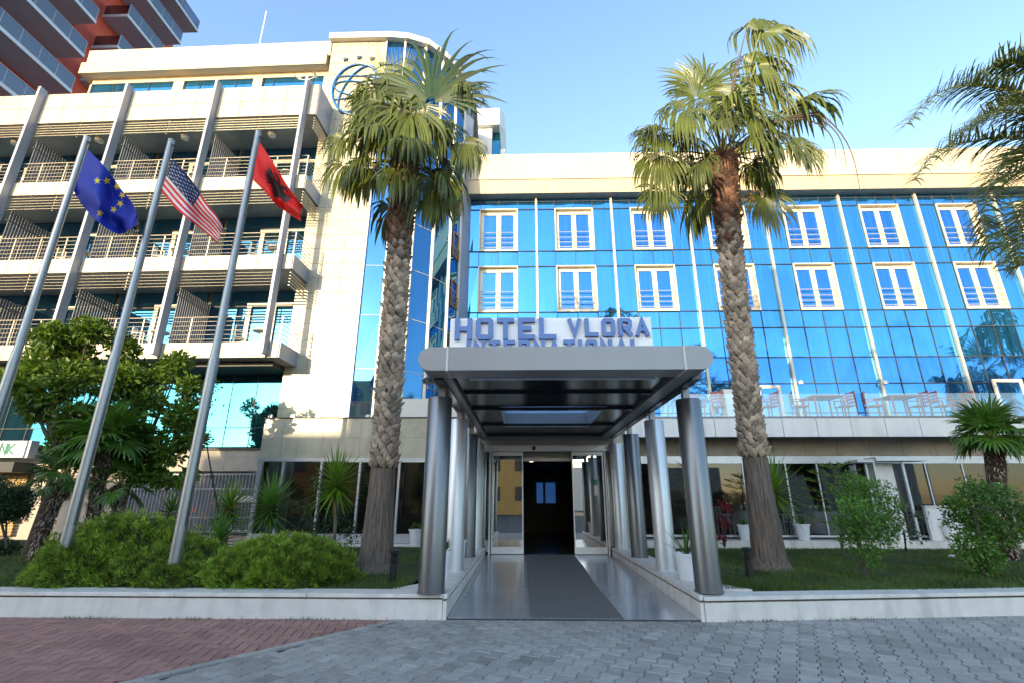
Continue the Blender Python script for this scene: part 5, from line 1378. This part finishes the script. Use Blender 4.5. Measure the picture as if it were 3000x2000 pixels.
# ============================================================ TERRACE AND RESTAURANT FURNITURE
def chair(label,c,ang,group,m='chair',s=1.0):
    T=thing('wooden_chair',c,label,'chair',group); T.rotation_euler=(0,0,ang)
    def bb(q,*a): q.box(*[v*s for v in a])
    def bl(q,nm): q.v=[(x+c.x,y+c.y,z+c.z) for x,y,z in q.v]; return q.build(nm,M[m],T)
    q=MB(); bb(q,-.21,.21,-.2,.22,.43,.46); bl(q,'seat')
    q=MB(); bb(q,-.2,-.17,.2,.23,.46,.92);bb(q,.17,.2,.2,.23,.46,.92)
    for i in range(4): bb(q,-.17,.17,.205,.225,.55+i*.1,.60+i*.1)
    for i in range(4): bb(q,-.14+i*.08,-.12+i*.08,.227,.235,.5,.9)
    bl(q,'backrest')
    for x,y in ((-.2,-.19),(.17,-.19),(-.2,.19),(.17,.19)): q=MB(); bb(q,x,x+.03,y,y+.03,0,.43); bl(q,'leg')
    q=MB(); bb(q,-.235,-.205,-.2,.2,.64,.67);bb(q,.205,.235,-.2,.2,.64,.67);bb(q,-.235,-.205,-.2,-.17,.4,.64);bb(q,.205,.235,-.2,-.17,.4,.64); bl(q,'armrest')
    return T
def table(label,c,w,group,m='chair',h=.75,rnd_=False,cloth=False):
    T=thing('dining_table',c,label,'table',group)
    q=MB()
    if rnd_: q.lathe(c,[(w/2,h-.03),(w/2,h)],24)
    else: q.box(c.x-w/2,c.x+w/2,c.y-.4,c.y+.4,c.z+h-.035,c.z+h)
    q.build('tabletop',M[m],T)
    q=MB()
    if rnd_: q.lathe(c,[(.22,0),(.2,.03),(.03,.05),(.03,h-.03)],14)
    else:
        for x in (-w/2+.05,w/2-.09):
            for y in (-.36,.32): q.box(c.x+x,c.x+x+.04,c.y+y,c.y+y+.04,c.z,c.z+h-.036)
    q.build('leg',M[m],T)
    return T
TZ=3.95
GC='red wooden chairs on the terrace'
cs=[(2040,.1),(2110,2.6),(2255,-1.4),(2347,1.3),(2480,-1.5),(2562,1.2),(2697,-1.6),(2765,1.5),(2830,-1.3)]
wh=['leftmost, half behind the porch column','beside the white planter box','just right of the palm trunk','left of the first clear table','right of the first clear table','left of the second clear table','right of the second clear table, nearly edge on','left of the small fan palm crown','behind the small fan palm crown']
for (x,a),w_ in zip(cs,wh):
    p=P(x,1200,15.45); chair('orange-red slatted chair on the terrace '+w_,Vector((p.x,15.45,TZ)),a,GC)
for x,w_ in ((2412,'between the third and fourth visible chairs'),(2636,'left of the small fan palm')):
    p=P(x,1190,15.5); table('orange-red terrace table '+w_,Vector((p.x,15.5,TZ)),1.0,'terrace tables')
q=MB(); p=P(2141,1200,15.4); T=thing('planter_box',(p.x,15.4,TZ),'tall tapering white planter on the terrace behind the palm trunk','planter')
q.prism([(p.x-.17,15.25,TZ),(p.x+.17,15.25,TZ),(p.x+.17,15.6,TZ),(p.x-.17,15.6,TZ)],(0,0,.01)); a=.26
q.add([(p.x-.17,15.25,TZ+.01),(p.x+.17,15.25,TZ+.01),(p.x+.17,15.6,TZ+.01),(p.x-.17,15.6,TZ+.01),(p.x-a,15.15,TZ+.95),(p.x+a,15.15,TZ+.95),(p.x+a,15.7,TZ+.95),(p.x-a,15.7,TZ+.95)],[(0,1,5,4),(1,2,6,5),(2,3,7,6),(3,0,4,7),(4,5,6,7)]); q.build('box',M['pot'],T)
q=MB(); leafcloud(q,[(Vector((p.x,15.4,TZ+.98)),.28,.08,200)],.07); q.build('plant',M['leaf'],T)
# restaurant interior tables
GI='white clothed tables inside the restaurant'
for x,w_ in ((2215,'nearest the crimson shrub'),(2420,'behind the right palm trunk'),(2760,'behind the pillar')):
    yy=16.6; p=P(x,1500,yy); c=Vector((p.x,yy,.5)); T=thing('covered_table',c,'restaurant table under a white cloth behind the glass '+w_,'table',GI)
    q=MB(); n=28; vs=[]
    for (r_,z) in ((.01,.76),(.62,.76),(.64,.74),(.66,.4),(.69,.12)):
        for j in range(n): a=2*math.pi*j/n; k=1+(.05*math.sin(a*7) if z<.6 else 0); vs.append((c.x+r_*k*math.cos(a),c.y+r_*k*math.sin(a),c.z+z))
    q.add(vs,[(i*n+j,i*n+(j+1)%n,(i+1)*n+(j+1)%n,(i+1)*n+j) for i in range(4) for j in range(n)]); q.build('cloth',M['cloth'],T,smooth=True)
    q=MB()
    for k in range(7): a=k*.9; q.lathe((c.x+.4*math.cos(a),c.y+.4*math.sin(a),c.z+.76),[(.03,.0),(.005,.01),(.005,.08),(.035,.1),(.03,.18)],8)
    q.build('glassware',M['pot'],T)
    for s in (-1,1):
        chair('white cushioned restaurant chair on the '+('left' if s<0 else 'right')+' of the clothed table '+w_,Vector((c.x+s*.95,c.y+.1,.5)),-s*1.57,'chairs inside the restaurant','cloth')
# balcony furniture
GB='round tables on the balconies'
for k,(z0,z1) in enumerate(LV):
    for bi,(a,b) in enumerate(list(zip(FU,FU[1:]))[1:]):
        fl=['lowest','middle','top'][k]; by=['left','middle','right'][bi]
        c=L(b-.75,.75,z1-.06); table('small round cream table on the %s balcony of the %s bay'%(fl,by),c,.62,GB,'rail',.72,True)
        c=L(b-1.55,.8,z1-.06); chair('cream chair on the %s balcony of the %s bay'%(fl,by),c,1.6+.3*bi,'cream chairs on the balconies','rail')
# ============================================================ CAMERA, LIGHT, WORLD
cam=bpy.data.cameras.new('camera'); cam.sensor_width=36; cam.lens=F/3000*36; cam.clip_end=2000; cam.clip_start=.05
co=bpy.data.objects.new('camera',cam); COL.objects.link(co); scene.camera=co
m=Matrix((( _r2.x,_u2.x,-_f.x),(_r2.y,_u2.y,-_f.y),(_r2.z,_u2.z,-_f.z))).to_4x4(); m.translation=CAMP; co.matrix_world=m
SE=R(11.5); SA=R(25)    # sun low behind the camera, from the left
sd=Vector((-math.sin(SA)*math.cos(SE),-math.cos(SA)*math.cos(SE),math.sin(SE)))
sl=bpy.data.lights.new('sun','SUN'); sl.energy=2.1; sl.angle=R(.55); sl.color=(1,.78,.48)
so=bpy.data.objects.new('sun',sl); COL.objects.link(so); so.rotation_euler=(-sd).to_track_quat('-Z','Y').to_euler(); so.location=(-10,-20,20)
w=bpy.data.worlds.new('World'); scene.world=w; w.use_nodes=True; nt=w.node_tree
bg=nt.nodes['Background']; sk=nt.nodes.new('ShaderNodeTexSky'); sk.sky_type='NISHITA'; sk.sun_disc=False
sk.sun_elevation=SE; sk.sun_rotation=math.atan2(sd.x,sd.y); sk.altitude=0; sk.air_density=1.; sk.dust_density=.8; sk.ozone_density=1.9
nt.links.new(sk.outputs['Color'],bg.inputs['Color']); bg.inputs['Strength'].default_value=.15
scene.render.engine='CYCLES'
scene.view_settings.view_transform='Standard'; scene.view_settings.look='None'; scene.view_settings.gamma=1
scene.view_settings.exposure=2.1
scene.cycles.max_bounces=8; scene.cycles.transparent_max_bounces=12
